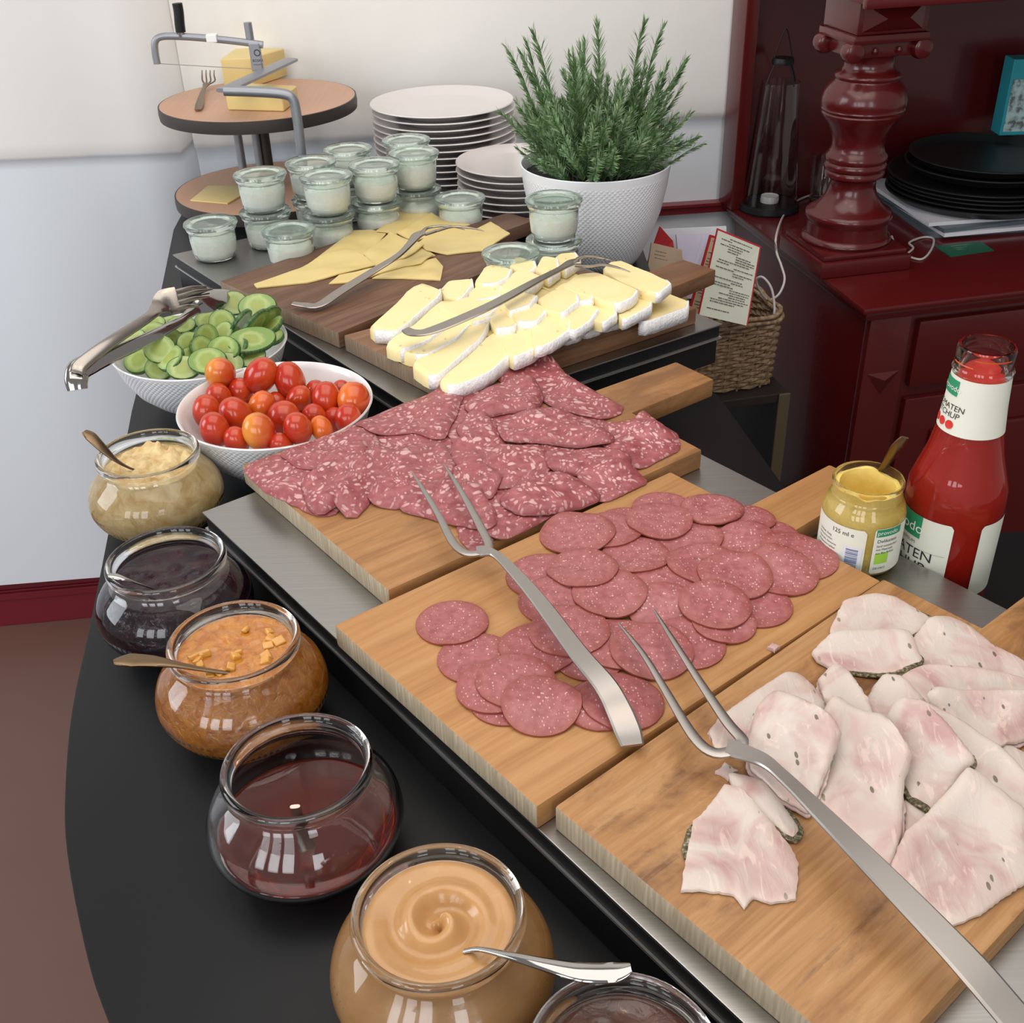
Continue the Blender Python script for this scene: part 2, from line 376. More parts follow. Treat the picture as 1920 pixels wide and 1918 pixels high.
def blur(a, k, it=2):
    for _ in range(it):
        for ax in (0, 1):
            p = np.pad(a, [(k, k) if i == ax else (0, 0) for i in (0, 1)], mode='edge'); c = np.cumsum(p, axis=ax)
            n = a.shape[ax]; w_ = 2 * k + 1
            sl = lambda s0, s1: tuple(slice(s0, s1) if i == ax else slice(None) for i in (0, 1))
            c = np.concatenate([np.zeros_like(c[sl(0, 1)]), c], axis=ax)
            a = (c[sl(w_, w_ + n)] - c[sl(0, n)]) / w_
    return a
def dilate(a, k):
    for ax in (0, 1):
        r = a.copy()
        for s in range(1, k + 1):
            for sg in (-s, s):
                q = np.roll(a, sg, axis=ax); r = np.maximum(r, q)
        a = r
    return a
def radial(P, n, sm=1):
    c, _R = radial0(P, 8, 0); P = np.array(P); q = P - c; va = np.arctan2(q[:, 1], q[:, 0]) % (2 * PI)
    U = np.arange(n) * 2 * PI / n; A = U.copy()
    if len(P) < 30:
        for a in va:
            k = int(np.argmin(np.abs((U - a + PI) % (2 * PI) - PI))); d = (a - U[k] + PI) % (2 * PI) - PI; A[k] = U[k] + d * .98
    R = np.zeros(n)
    for i, a in enumerate(A):
        d = np.array([math.cos(a), math.sin(a)]); best = 0
        for j in range(len(P)):
            p, q_ = P[j] - c, P[(j + 1) % len(P)] - c; e = q_ - p; den = d[0] * e[1] - d[1] * e[0]
            if abs(den) < 1e-12: continue
            t_ = (p[0] * e[1] - p[1] * e[0]) / den; s_ = (p[0] * d[1] - p[1] * d[0]) / den
            if t_ > 0 and -1e-3 <= s_ <= 1 + 1e-3: best = max(best, t_)
        R[i] = best
    for _ in range(sm): R = (np.roll(R, 1) + 2 * R + np.roll(R, -1)) / 4
    return c, A, R
def radial0(P, n, sm=1):
    P = np.array(P); c = P.mean(0)
    # area centroid
    x, y = P[:, 0], P[:, 1]; x2, y2 = np.roll(x, -1), np.roll(y, -1); cr = x * y2 - x2 * y; A = cr.sum() / 2
    c = np.array([((x + x2) * cr).sum() / (6 * A), ((y + y2) * cr).sum() / (6 * A)])
    R = np.zeros(n)
    for i in range(n):
        a = 2 * PI * i / n; d = np.array([math.cos(a), math.sin(a)]); best = 0
        for j in range(len(P)):
            p, q = P[j] - c, P[(j + 1) % len(P)] - c; e = q - p; den = d[0] * e[1] - d[1] * e[0]
            if abs(den) < 1e-12: continue
            t_ = (p[0] * e[1] - p[1] * e[0]) / den; s_ = (p[0] * d[1] - p[1] * d[0]) / den
            if t_ > 0 and -1e-6 <= s_ <= 1 + 1e-6: best = max(best, t_)
        R[i] = best
    for _ in range(sm): R = (np.roll(R, 1) + 2 * R + np.roll(R, -1)) / 4
    return c, R
def drape(name, mats, px=None, circ=None, th=.0015, label=None, cat=None, group=None, fold=None, z0=None, plane=None, hcap=None, dk=2, bk=3, pillow=0.0, ripple=0.0, jag=0.0, seg=48, sm=1, ridge=None, zadd=0.0,
          rho=(0.12, .35, .58, .76, .88, .96, 1.0), tilt=None, rind=None, world=None, rot=None, flatk=0.0, wav=0.0):
    zc = ZB + .004 if z0 is None else z0
    for it in range(4):
        if world is not None: W = [np.array(p) for p in world]
        elif circ is not None:
            x, y, wpx = circ; c = at(x, y, zc); r = wpx / 2 * depth(c) / CF
            W = [c[:2] + r * np.array((math.cos(a), math.sin(a))) for a in np.linspace(0, 2 * PI, 40, endpoint=False)]
        else: W = [at(x, y, zc)[:2] for x, y in px]
        Wn = np.array(W); msk = inpoly(W, GXX, GYY)
        if plane: zc = plane[0]; W = [at(x, y, zc)[:2] for x, y in px]; Wn = np.array(W); break
        if msk.any(): zc = float(np.median(HF[msk])) + th * .7 + pillow * .5
        if world is not None: break
    c, AN, R = radial(W, seg, sm)
    if jag:
        R = R * (1 + np.array([random.uniform(-jag, jag) for _ in range(seg)]))
    x0, x1 = Wn[:, 0].min() - .012, Wn[:, 0].max() + .012; y0, y1 = Wn[:, 1].min() - .012, Wn[:, 1].max() + .012
    i0, i1 = max(0, int((y0 - GY0) / GS)), min(GH, int((y1 - GY0) / GS) + 2); j0, j1 = max(0, int((x0 - GX0) / GS)), min(GW, int((x1 - GX0) / GS) + 2)
    X, Y = GXX[i0:i1, j0:j1], GYY[i0:i1, j0:j1]; H = np.maximum(HF[i0:i1, j0:j1], ZB)
    TH = np.arctan2(Y - c[1], X - c[0]) % (2 * PI); RR = np.interp(TH, AN, R, period=2 * PI)
    RHO = np.hypot(X - c[0], Y - c[1]) / RR
    inside = RHO <= 1.02
    if hcap: H = np.minimum(H, ZB + hcap)
    Hm = np.where(RHO < 1.15, H, np.minimum(H, H[inside].min() if inside.any() else 0))
    G = blur(dilate(Hm, dk), bk); G = np.maximum(G, H * 1.0)
    if flatk:
        A = np.c_[X[inside], Y[inside], np.ones(inside.sum())]; sol, *_ = np.linalg.lstsq(A, H[inside], rcond=None)
        sl_ = math.hypot(sol[0], sol[1]); kx = min(1, flatk / (sl_ + 1e-9)); pl = kx * (sol[0] * (X - c[0]) + sol[1] * (Y - c[1])); pl = pl + float(np.quantile((H - pl)[inside], .88)) ; G = pl
    G = G + .0003 + zadd
    if plane: G = plane[0] - th + plane[1] * (X - c[0]) + plane[2] * (Y - c[1])
    q = np.clip(RHO, 0, 1)
    if fold:
        fd = np.array(fold) / math.hypot(*fold); ext = max(abs((R * (np.cos(AN) * fd[0] + np.sin(AN) * fd[1])))); u_ = np.clip((((X - c[0]) * fd[0] + (Y - c[1]) * fd[1]) / ext + 1) / 2, 0, 1)
        pf = np.where(u_ < .84, (u_ / .84) ** 1.15, np.sqrt(np.clip(1 - ((u_ - .84) / .16) ** 2, 0, 1)) * .85 + .15)
        G = G + pillow * pf * (.45 + .55 * np.sqrt(np.clip(1 - q ** 14, 0, 1)))
    elif pillow: G = G + pillow * np.sqrt(np.clip(1 - q ** 4, 0, 1))
    if ripple:
        ph = random.uniform(0, 9); sc_ = 34
        nz = np.array([[mnoise.noise(Vector((xx * sc_, yy * sc_, ph))) for xx in X[0]] for yy in Y[:, 0]])
        G = G + ripple * np.clip(nz + .35, 0, 2) * np.clip((1 - q) * 4, 0.15, 1)
    if wav: G = G + wav * np.clip(np.sin(TH * 3 + random.uniform(0, 6)) , 0, 1) * np.clip(q * 1.6 - .6, 0, 1)
    HF[i0:i1, j0:j1] = np.where(inside, np.maximum(G + th, H), HF[i0:i1, j0:j1])
    def samp(x, y):
        fx, fy = (x - X[0, 0]) / GS, (y - Y[0, 0]) / GS; a, b = int(fx), int(fy); a = min(max(a, 0), X.shape[1] - 2); b = min(max(b, 0), X.shape[0] - 2); fx -= a; fy -= b
        return (G[b, a] * (1 - fx) + G[b, a + 1] * fx) * (1 - fy) + (G[b + 1, a] * (1 - fx) + G[b + 1, a + 1] * fx) * fy
    oz = samp(c[0], c[1])
    mb = MB(); V = []; F = []; mi = []; K = len(rho)
    V.append((c[0], c[1], oz + th))
    for k, rr in enumerate(rho):
        for i in range(seg):
            a = AN[i]; x = c[0] + rr * R[i] * math.cos(a); y = c[1] + rr * R[i] * math.sin(a)
            V.append((x, y, samp(x, y) + th * (1 if k < K - 1 else .8)))
    nt = len(V); V.append((c[0], c[1], oz))
    lowr = [r_ for r_ in rho[1::2]]
    if lowr[-1] != rho[-1]: lowr.append(rho[-1])
    for rr in lowr:
        for i in range(seg):
            a = AN[i]; x = c[0] + rr * R[i] * math.cos(a); y = c[1] + rr * R[i] * math.sin(a); V.append((x, y, samp(x, y)))
    def cap(b, kk, flip):
        for i in range(seg):
            j = (i + 1) % seg; F.append((b, b + 1 + i, b + 1 + j) if not flip else (b, b + 1 + j, b + 1 + i)); mi.append(0)
        for k in range(kk - 1):
            o1, o2 = b + 1 + k * seg, b + 1 + (k + 1) * seg
            for i in range(seg):
                j = (i + 1) % seg; f = (o1 + i, o2 + i, o2 + j, o1 + j); F.append(f if not flip else f[::-1]); mi.append(0)
    cap(0, K, False); cap(nt, len(lowr), True)
    a1 = 1 + (K - 1) * seg; a2 = nt + 1 + (len(lowr) - 1) * seg
    rim = []
    def edn(i):
        p = [np.array((R[k] * math.cos(AN[k]), R[k] * math.sin(AN[k]))) for k in (i, (i + 1) % seg)]; e = p[1] - p[0]; e /= np.linalg.norm(e) + 1e-12; return e[1], -e[0]
    for i in range(seg):
        j = (i + 1) % seg; f = (a1 + i, a2 + i, a2 + j, a1 + j)
        if rind is not None and rind(*edn(i)): rim.append(i)
        F.append(f); mi.append(1 if len(mats) > 1 else 0)
    mb.v = V; mb.f = F; mb.m = mi
    mb.v = [(p[0], p[1], p[2] + TZ) for p in V]
    ob = mb.build(name, mats, None, (c[0], c[1], oz + TZ), smooth=50, recalc=False)
    # rim attribute: 0 inside, 1 on the rim
    at_ = ob.data.attributes.new('rim', 'FLOAT', 'POINT'); vals = [0.0]
    for k, rr in enumerate(rho): vals += [rr ** 6] * seg
    vals += [0.0]
    for rr in lowr: vals += [rr ** 6] * seg
    at_.data.foreach_set('value', vals)
    tag(ob, label, cat, group)
    if rind is not None and rim:
        # rind: a slightly proud skin over the outer side, curling a little over the top edge
        rb = MB(); ex = .0012
        rs = set(rim); runs = []
        for i in rim:
            if (i - 1) % seg not in rs:
                r0 = [i]
                while (r0[-1] + 1) % seg in rs and len(r0) < seg: r0.append((r0[-1] + 1) % seg)
                runs.append(r0)
        rim = max(runs, key=len) if runs else rim
        for i in rim:
            j = (i + 1) % seg; P = []
            for kx in (i, j):
                a = AN[kx]; dx, dy = math.cos(a), math.sin(a); r_ = R[kx]
                x, y = c[0] + r_ * dx, c[1] + r_ * dy; z0_ = samp(x, y)
                lo = z0_ + .0002; hi = z0_ + th
                jz = .0007 * math.sin(kx * 2.3)
                P.append([(x + ex * dx, y + ex * dy, lo + TZ), (x + (ex + .0006) * dx, y + (ex + .0006) * dy, (lo + hi) / 2 + TZ), (x + ex * .6 * dx, y + ex * .6 * dy, hi + TZ + .0004), (x - (.0024 + jz) * dx, y - (.0024 + jz) * dy, hi + TZ + .0006)])
            V2 = P[0] + P[1]
            rb.add(V2, [(0, 4, 5, 1), (1, 5, 6, 2), (2, 6, 7, 3)])
        rb.v = [(p[0] - ob.location[0], p[1] - ob.location[1], p[2] - ob.location[2]) for p in rb.v]
        me = bpy.data.meshes.new('rind'); me.from_pydata(rb.v, [], rb.f); me.materials.append(M['rind'])
        bm = bmesh.new(); bm.from_mesh(me); bmesh.ops.remove_doubles(bm, verts=bm.verts, dist=1e-6); bm.to_mesh(me); bm.free()
        me.polygons.foreach_set('use_smooth', [True] * len(me.polygons))
        r_o = bpy.data.objects.new('rind', me); COL.objects.link(r_o); r_o.parent = ob; r_o['label'] = 'white bloomy rind'
        sol_ = r_o.modifiers.new('s', 'SOLIDIFY'); sol_.thickness = .0008; sol_.offset = -1
    return ob
def hf(x, y):
    j, i = int((x - GX0) / GS), int((y - GY0) / GS)
    return HF[min(max(i, 0), GH - 1), min(max(j, 0), GW - 1)]
# ================================================================== food materials
def rimfac(t):
    return t.n('ShaderNodeAttribute', attribute_name='rim').outputs['Fac']
def mk_salami():
    t = NT('marbled_salami'); v = t.coord((1, 1, 1), rnd=3.0)
    wn = t.n('ShaderNodeTexNoise', inp={'Vector': v, 'Scale': 26.0, 'Detail': 2.0}); wv = t.n('ShaderNodeVectorMath', operation='SCALE'); t.t.links.new(wn.outputs['Color'], wv.inputs[0]); wv.inputs['Scale'].default_value = .035
    va = t.n('ShaderNodeVectorMath', operation='ADD'); t.t.links.new(v, va.inputs[0]); t.t.links.new(wv.outputs[0], va.inputs[1])
    def blobs(scale, lo, hi, rn=1.0, str_=(1, 1, 1)):
        mp = t.n('ShaderNodeMapping'); t.t.links.new(va.outputs[0], mp.inputs[0]); mp.inputs['Scale'].default_value = str_
        vo = t.n('ShaderNodeTexVoronoi', inp={'Vector': mp.outputs[0], 'Scale': scale, 'Randomness': rn}); sep = t.n('ShaderNodeSeparateColor'); t.t.links.new(vo.outputs['Color'], sep.inputs[0])
        d = t.math('ADD', vo.outputs['Distance'], t.math('MULTIPLY', sep.outputs[0], .42)); return t.ramp(d, [(lo, 1.0), (hi, 0.0)])
    f = t.math('MAXIMUM', blobs(125, .34, .46), t.math('MULTIPLY', blobs(250, .38, .52, 1, (1, .5, 1)), .8))
    f = t.math('MAXIMUM', f, blobs(68, .27, .34))
    n = t.noise(v, 120, 4); meat = t.ramp(n, [(.3, (.23, .048, .056)), (.6, (.36, .095, .103)), (.8, (.47, .17, .175))])
    c = t.mix(t.math('MULTIPLY', f, .9), meat, (.66, .41, .40)); c = t.mix(t.math('MULTIPLY', rimfac(t), .6), c, (.22, .045, .05))
    t.set(base=c, rough=.38, normal=t.bump(t.math('ADD', f, n), .0005, .5), spec=.5, sss=.15, sscale=.002); return t.m
def mk_fine():
    t = NT('fine_salami'); v = t.coord((1, 1, 1), rnd=3.0)
    vo = t.n('ShaderNodeTexVoronoi', inp={'Vector': t.coord((1, .62, 1), rnd=3.0), 'Scale': 520.0}); sep = t.n('ShaderNodeSeparateColor'); t.t.links.new(vo.outputs['Color'], sep.inputs[0])
    f = t.ramp(t.math('ADD', vo.outputs['Distance'], t.math('MULTIPLY', sep.outputs[1], .6)), [(.30, 1.0), (.46, 0.0)])
    vb = t.n('ShaderNodeTexVoronoi', inp={'Vector': v, 'Scale': 230.0}); sb = t.n('ShaderNodeSeparateColor'); t.t.links.new(vb.outputs['Color'], sb.inputs[0])
    f2 = t.ramp(t.math('ADD', vb.outputs['Distance'], sb.outputs[1]), [(.22, 1.0), (.32, 0.0)])
    f = t.math('MAXIMUM', f, f2)
    n = t.noise(v, 160, 4); meat = t.ramp(n, [(.3, (.27, .068, .074)), (.7, (.42, .142, .145))])
    c = t.mix(t.math('MULTIPLY', f, .85), meat, (.70, .42, .40)); c = t.mix(t.math('MULTIPLY', rimfac(t), .75), c, (.26, .055, .035))
    return t.set(base=c, rough=.38, normal=t.bump(t.math('ADD', n, f), .0005, .6), spec=.5)
def mk_ham():
    t = NT('white_roast_meat'); v = t.coord((1, 1, 1), rnd=2.0)
    n = t.noise(v, 24, 3, .5, 1.0); c = t.ramp(n, [(.33, (.44, .26, .25)), (.45, (.52, .375, .345)), (.58, (.57, .495, .45))])
    s = t.noise(t.coord((1, .25, 1), rnd=2.0), 95, 3, .6, 1.6); c = t.mix(t.ramp(s, [(.58, 0.0), (.66, .5)]), c, (.74, .60, .53))
    vo = t.n('ShaderNodeTexVoronoi', inp={'Vector': t.coord((1, .42, 1), rnd=4.0), 'Scale': 260.0}); sep = t.n('ShaderNodeSeparateColor'); t.t.links.new(vo.outputs['Color'], sep.inputs[0])
    fl_ = t.math('MULTIPLY', t.ramp(vo.outputs['Distance'], [(.30, 1.0), (.36, 0.0)]), t.ramp(sep.outputs[0], [(.955, 0.0), (.96, 1.0)]))
    c = t.mix(t.math('MULTIPLY', fl_, .9), c, (.10, .085, .05))
    c = t.mix(t.math('MULTIPLY', rimfac(t), .4), c, (.70, .58, .48))
    return t.set(base=c, rough=.42, normal=t.bump(t.math('ADD', n, t.math('MULTIPLY', s, .8)), .0012, .6), sss=.15, sscale=.004, spec=.45)
def mk_herb():
    t = NT('herb_crust'); n = t.noise(t.coord((1, 1, 1)), 420, 3)
    return t.set(base=t.ramp(n, [(.38, (.05, .042, .02)), (.55, (.16, .13, .07)), (.72, (.50, .40, .28))]), rough=.8, normal=t.bump(n, .002, 1.0))
M['salami'] = mk_salami(); M['fine'] = mk_fine(); M['ham'] = mk_ham(); M['herb'] = mk_herb()
M['fine_rim'] = flat('fine_salami_casing', (.24, .05, .03), .5); M['salami_rim'] = flat('salami_casing', (.33, .10, .09), .5)
t = NT('yellow_cheese'); n = t.noise(t.coord((1, 1, 1), rnd=1), 14, 3); M['gouda'] = t.set(base=t.mix(n, (.66, .50, .185), (.74, .60, .27)), rough=.42, sss=.25, sscale=.004)
t = NT('soft_cheese_paste'); v = t.coord((1, 1, 1), rnd=2); n = t.noise(v, 28, 3)
vo = t.n('ShaderNodeTexVoronoi', inp={'Vector': t.coord((1, .5, 1), rnd=2), 'Scale': 75.0}); sp = t.n('ShaderNodeSeparateColor'); t.t.links.new(vo.outputs['Color'], sp.inputs[0])
hole = t.math('MULTIPLY', t.ramp(vo.outputs['Distance'], [(.10, 1.0), (.16, 0.0)]), t.ramp(sp.outputs[0], [(.5, 0.0), (.55, 1.0)]))
c = t.mix(n, (.84, .68, .30), (.90, .78, .45)); c = t.mix(t.math('MULTIPLY', hole, .5), c, (.62, .42, .14))
M['brie'] = t.set(base=c, rough=.45, normal=t.bump(t.math('SUBTRACT', t.math('MULTIPLY', n, .4), hole), .0012, .5), sss=.25, sscale=.004)
t = NT('white_rind'); n = t.noise(t.coord((1, 1, 1)), 260, 4); M['rind'] = t.set(base=t.ramp(n, [(.3, (.74, .73, .73)), (.6, (.90, .89, .89))]), rough=.8, normal=t.bump(n, .002, .9))

# ================================================================== thin yellow cheese slices
GL = [
 ('yellow cheese slice with a rounded end peeking out beneath the others', [(698, 522), (736, 503), (817, 484), (831, 500), (826, 526), (758, 522)]),
 ('pale yellow cheese slice with a straight back edge, left of the heap middle', [(587, 489), (663, 432), (696, 431), (724, 438), (690, 481), (650, 478)]),
 ('yellow cheese slice at the back of the heap, nearest the small jars', [(706, 437), (742, 394), (809, 401), (785, 424), (744, 440)]),
 ('yellow cheese slice mostly hidden under the fork shaft', [(735, 485), (790, 462), (816, 479), (740, 500)]),
 ('yellow cheese slice with a raised corner, second from the back of the heap', [(744, 440), (777, 421), (809, 401), (834, 413), (882, 421), (839, 434), (777, 452)]),
 ('widest yellow cheese slice at the right end of the heap, under the fork tines', [(780, 459), (826, 430), (904, 430), (920, 416), (956, 438), (907, 470), (839, 477), (799, 473)]),
 ('yellow cheese slice in the middle of the heap, its back corner tipped up', [(682, 481), (731, 440), (780, 457), (795, 467), (758, 489), (704, 500)]),
 ('narrow yellow cheese slice crossing under the fork handle', [(617, 532), (636, 516), (717, 500), (812, 481), (790, 498), (650, 530)]),
 ('long pointed yellow cheese slice reaching toward the cucumber bowl', [(476, 533), (563, 503), (612, 478), (650, 470), (682, 484), (704, 500), (622, 519), (576, 530), (482, 540)]),
]
for lb, P in GL:
    drape('cheese_slice', [M['gouda']], px=P, th=.0022, label=lb, cat='cheese slice', group='thin yellow cheese slices', dk=3, bk=4, ripple=.003, jag=.006, seg=64, sm=0)
# ================================================================== soft cheese slices with white rind
BL = [
 ('soft cheese slice lying lowest at the right end of its board', [(1215, 570), (1250, 546), (1291, 563), (1289, 577), (1218, 604), (1195, 606)]),
 ('soft cheese slice under the long right hand slice, doubling its white edge', [(1150, 562), (1180, 540), (1222, 560), (1220, 578), (1165, 604)]),
 ('soft cheese slice farthest back, behind the fork neck', [(1030, 490), (1050, 473), (1078, 473), (1088, 490), (1060, 508)]),
 ('soft cheese slice with a square end just left of the fork neck', [(1004, 502), (1018, 476), (1045, 484), (1050, 508), (1027, 525)]),
 ('soft cheese slice nearest the lone empty looking jar', [(955, 496), (968, 484), (1002, 490), (1006, 504), (990, 514)]),
 ('soft cheese slice showing as a strip under the middle of the fork', [(1038, 537), (1060, 525), (1110, 550), (1112, 567), (1082, 567)]),
 ('soft cheese slice tucked between the long slice and its left neighbours', [(1110, 572), (1122, 563), (1152, 577), (1156, 592), (1133, 607), (1110, 600)]),
 ('broad soft cheese slice topping the far right corner of the pile', [(1130, 497), (1143, 483), (1162, 482), (1189, 498), (1220, 513), (1260, 538), (1231, 559), (1200, 546), (1158, 523)]),
 ('longest soft cheese slice right of the fork tines with a thick white front edge', [(1052, 528), (1085, 507), (1120, 507), (1197, 550), (1187, 565), (1154, 577), (1114, 557), (1077, 544)]),
 ('soft cheese slice in front row, third from the right', [(1050, 592), (1085, 567), (1106, 568), (1123, 582), (1108, 604), (1077, 623), (1055, 614)]),
 ('soft cheese slice in the middle row, right of the fork handle', [(1008, 557), (1039, 540), (1083, 556), (1086, 568), (1056, 590), (1026, 582)]),
 ('soft cheese slice in front row, fourth from the right', [(995, 612), (1030, 583), (1070, 602), (1070, 622), (1036, 644), (1002, 655)]),
 ('soft cheese slice below the fork handle, half covered by its right neighbour', [(955, 575), (990, 560), (1030, 582), (1005, 607), (968, 602)]),
 ('soft cheese slice in second row, touching the fork handle from behind', [(936, 538), (966, 505), (985, 504), (1018, 522), (1000, 539), (970, 548)]),
 ('soft cheese slice mostly under the fork handle centre', [(942, 566), (975, 545), (1008, 556), (994, 574), (955, 584)]),
 ('soft cheese slice in front row with a curved white end, second from the left', [(945, 648), (970, 618), (985, 605), (1012, 619), (1024, 637), (1000, 658), (962, 672)]),
 ('soft cheese slice below the fork, behind the front left pair', [(918, 594), (950, 580), (982, 598), (962, 616), (928, 616)]),
 ('soft cheese slice at the back left, tall with white right edge', [(889, 527), (910, 496), (927, 494), (960, 507), (953, 524), (929, 534), (905, 532)]),
 ('soft cheese slice stepping down in front of the back left slice', [(878, 547), (908, 521), (941, 538), (938, 558), (910, 562), (884, 562)]),
 ('soft cheese slice just above the fork handle, left of centre', [(864, 577), (889, 555), (927, 556), (942, 570), (920, 592), (878, 597)]),
 ('small darker soft cheese slice behind the leftmost slice', [(825, 540), (841, 523), (885, 523), (887, 537), (864, 564), (833, 554)]),
 ('soft cheese slice under the fork handle end with a torn left tip', [(718, 641), (777, 605), (831, 557), (868, 573), (864, 594), (800, 642), (750, 657)]),
 ('soft cheese slice with ragged left edge below the fork handle end', [(745, 652), (762, 630), (840, 606), (892, 600), (855, 640), (795, 668), (760, 659)]),
 ('leftmost soft cheese slice, long and tapering to the left', [(691, 611), (743, 565), (777, 530), (793, 526), (829, 546), (822, 561), (772, 602), (743, 627), (720, 620), (700, 620)]),
 ('soft cheese slice at the front left, second from the camera side, ragged left end', [(770, 678), (793, 661), (898, 596), (918, 607), (902, 638), (816, 711), (793, 698)]),
 ('soft cheese slice nearest the camera, at the front left corner of its board', [(818, 712), (881, 661), (929, 616), (952, 614), (985, 636), (956, 670), (916, 702), (856, 723), (839, 721)]),
]
_B = np.array((-.066, 1.148)); _ue = np.array((.316, .216)) / np.linalg.norm((.316, .216)); _ve = np.array((-.135, .156)) / np.linalg.norm((-.135, .156))
def brind(cx, cy): return cx * .54 - cy * .84 > .6 or cx > .93
NUM = ['first', 'second', 'third', 'fourth', 'fifth', 'sixth']
for ly, row, n_, a0, a1, v0, v1, nm in ((0, 0, 6, .110, .300, .010, .090, 'bottom layer at the front edge'), (0, 1, 3, .095, .33, .096, .176, 'bottom layer at the back'),
                                        (1, 0, 5, .130, .295, .0125, .088, 'second layer at the front edge'), (1, 1, 3, .105, .315, .094, .170, 'second layer at the back')):
    for k in range(n_ - 1, -1, -1):
        p0, p1 = a0 + (a1 - a0) * k / n_, a0 + (a1 - a0) * (k + 1) / n_ - .0008; sk = random.uniform(-.002, .003)
        drape('soft_cheese_slice', [M['brie'], M['rind'] if row == 0 else M['brie']], world=[_B + _ue * a + _ve * b for a, b in ((p0, v0 + sk), (p1, v0 + .002 - sk), (p1 - .001, v1), (p0 + .002, v1 + sk))], th=.0118, dk=0, bk=1, seg=44, sm=1, jag=.006, flatk=.02,
              label=f'soft cheese slice in the {nm}, {NUM[k]} from the left', cat='cheese slice', group='white rind cheese slices', rho=(.15, .4, .65, .85, .955, 1.0), rind=brind)
BZ = [.098, .113, .117, .117, .111, .119, .114, .1235, .1225, .1155, .1185, .1125, .1135, .1165, .1155, .1055, .1065, .1060, .1040, .1035, .0985, .0985, .0970, .0965, .0985, .0985]
for k, (lb, P) in enumerate(BL):
    drape('soft_cheese_slice', [M['brie'], M['brie']], px=P, th=.0185 if k == 0 else (.0125 if k < 15 else .0165), label=lb, cat='cheese slice', group='white rind cheese slices', jag=.006, seg=60, sm=1,
          plane=(BZ[k], .09 if k else .0, -.03), rind=lambda cx, cy: cx * .62 - cy * .78 > .30, rho=(.15, .4, .65, .85, .955, 1.0))
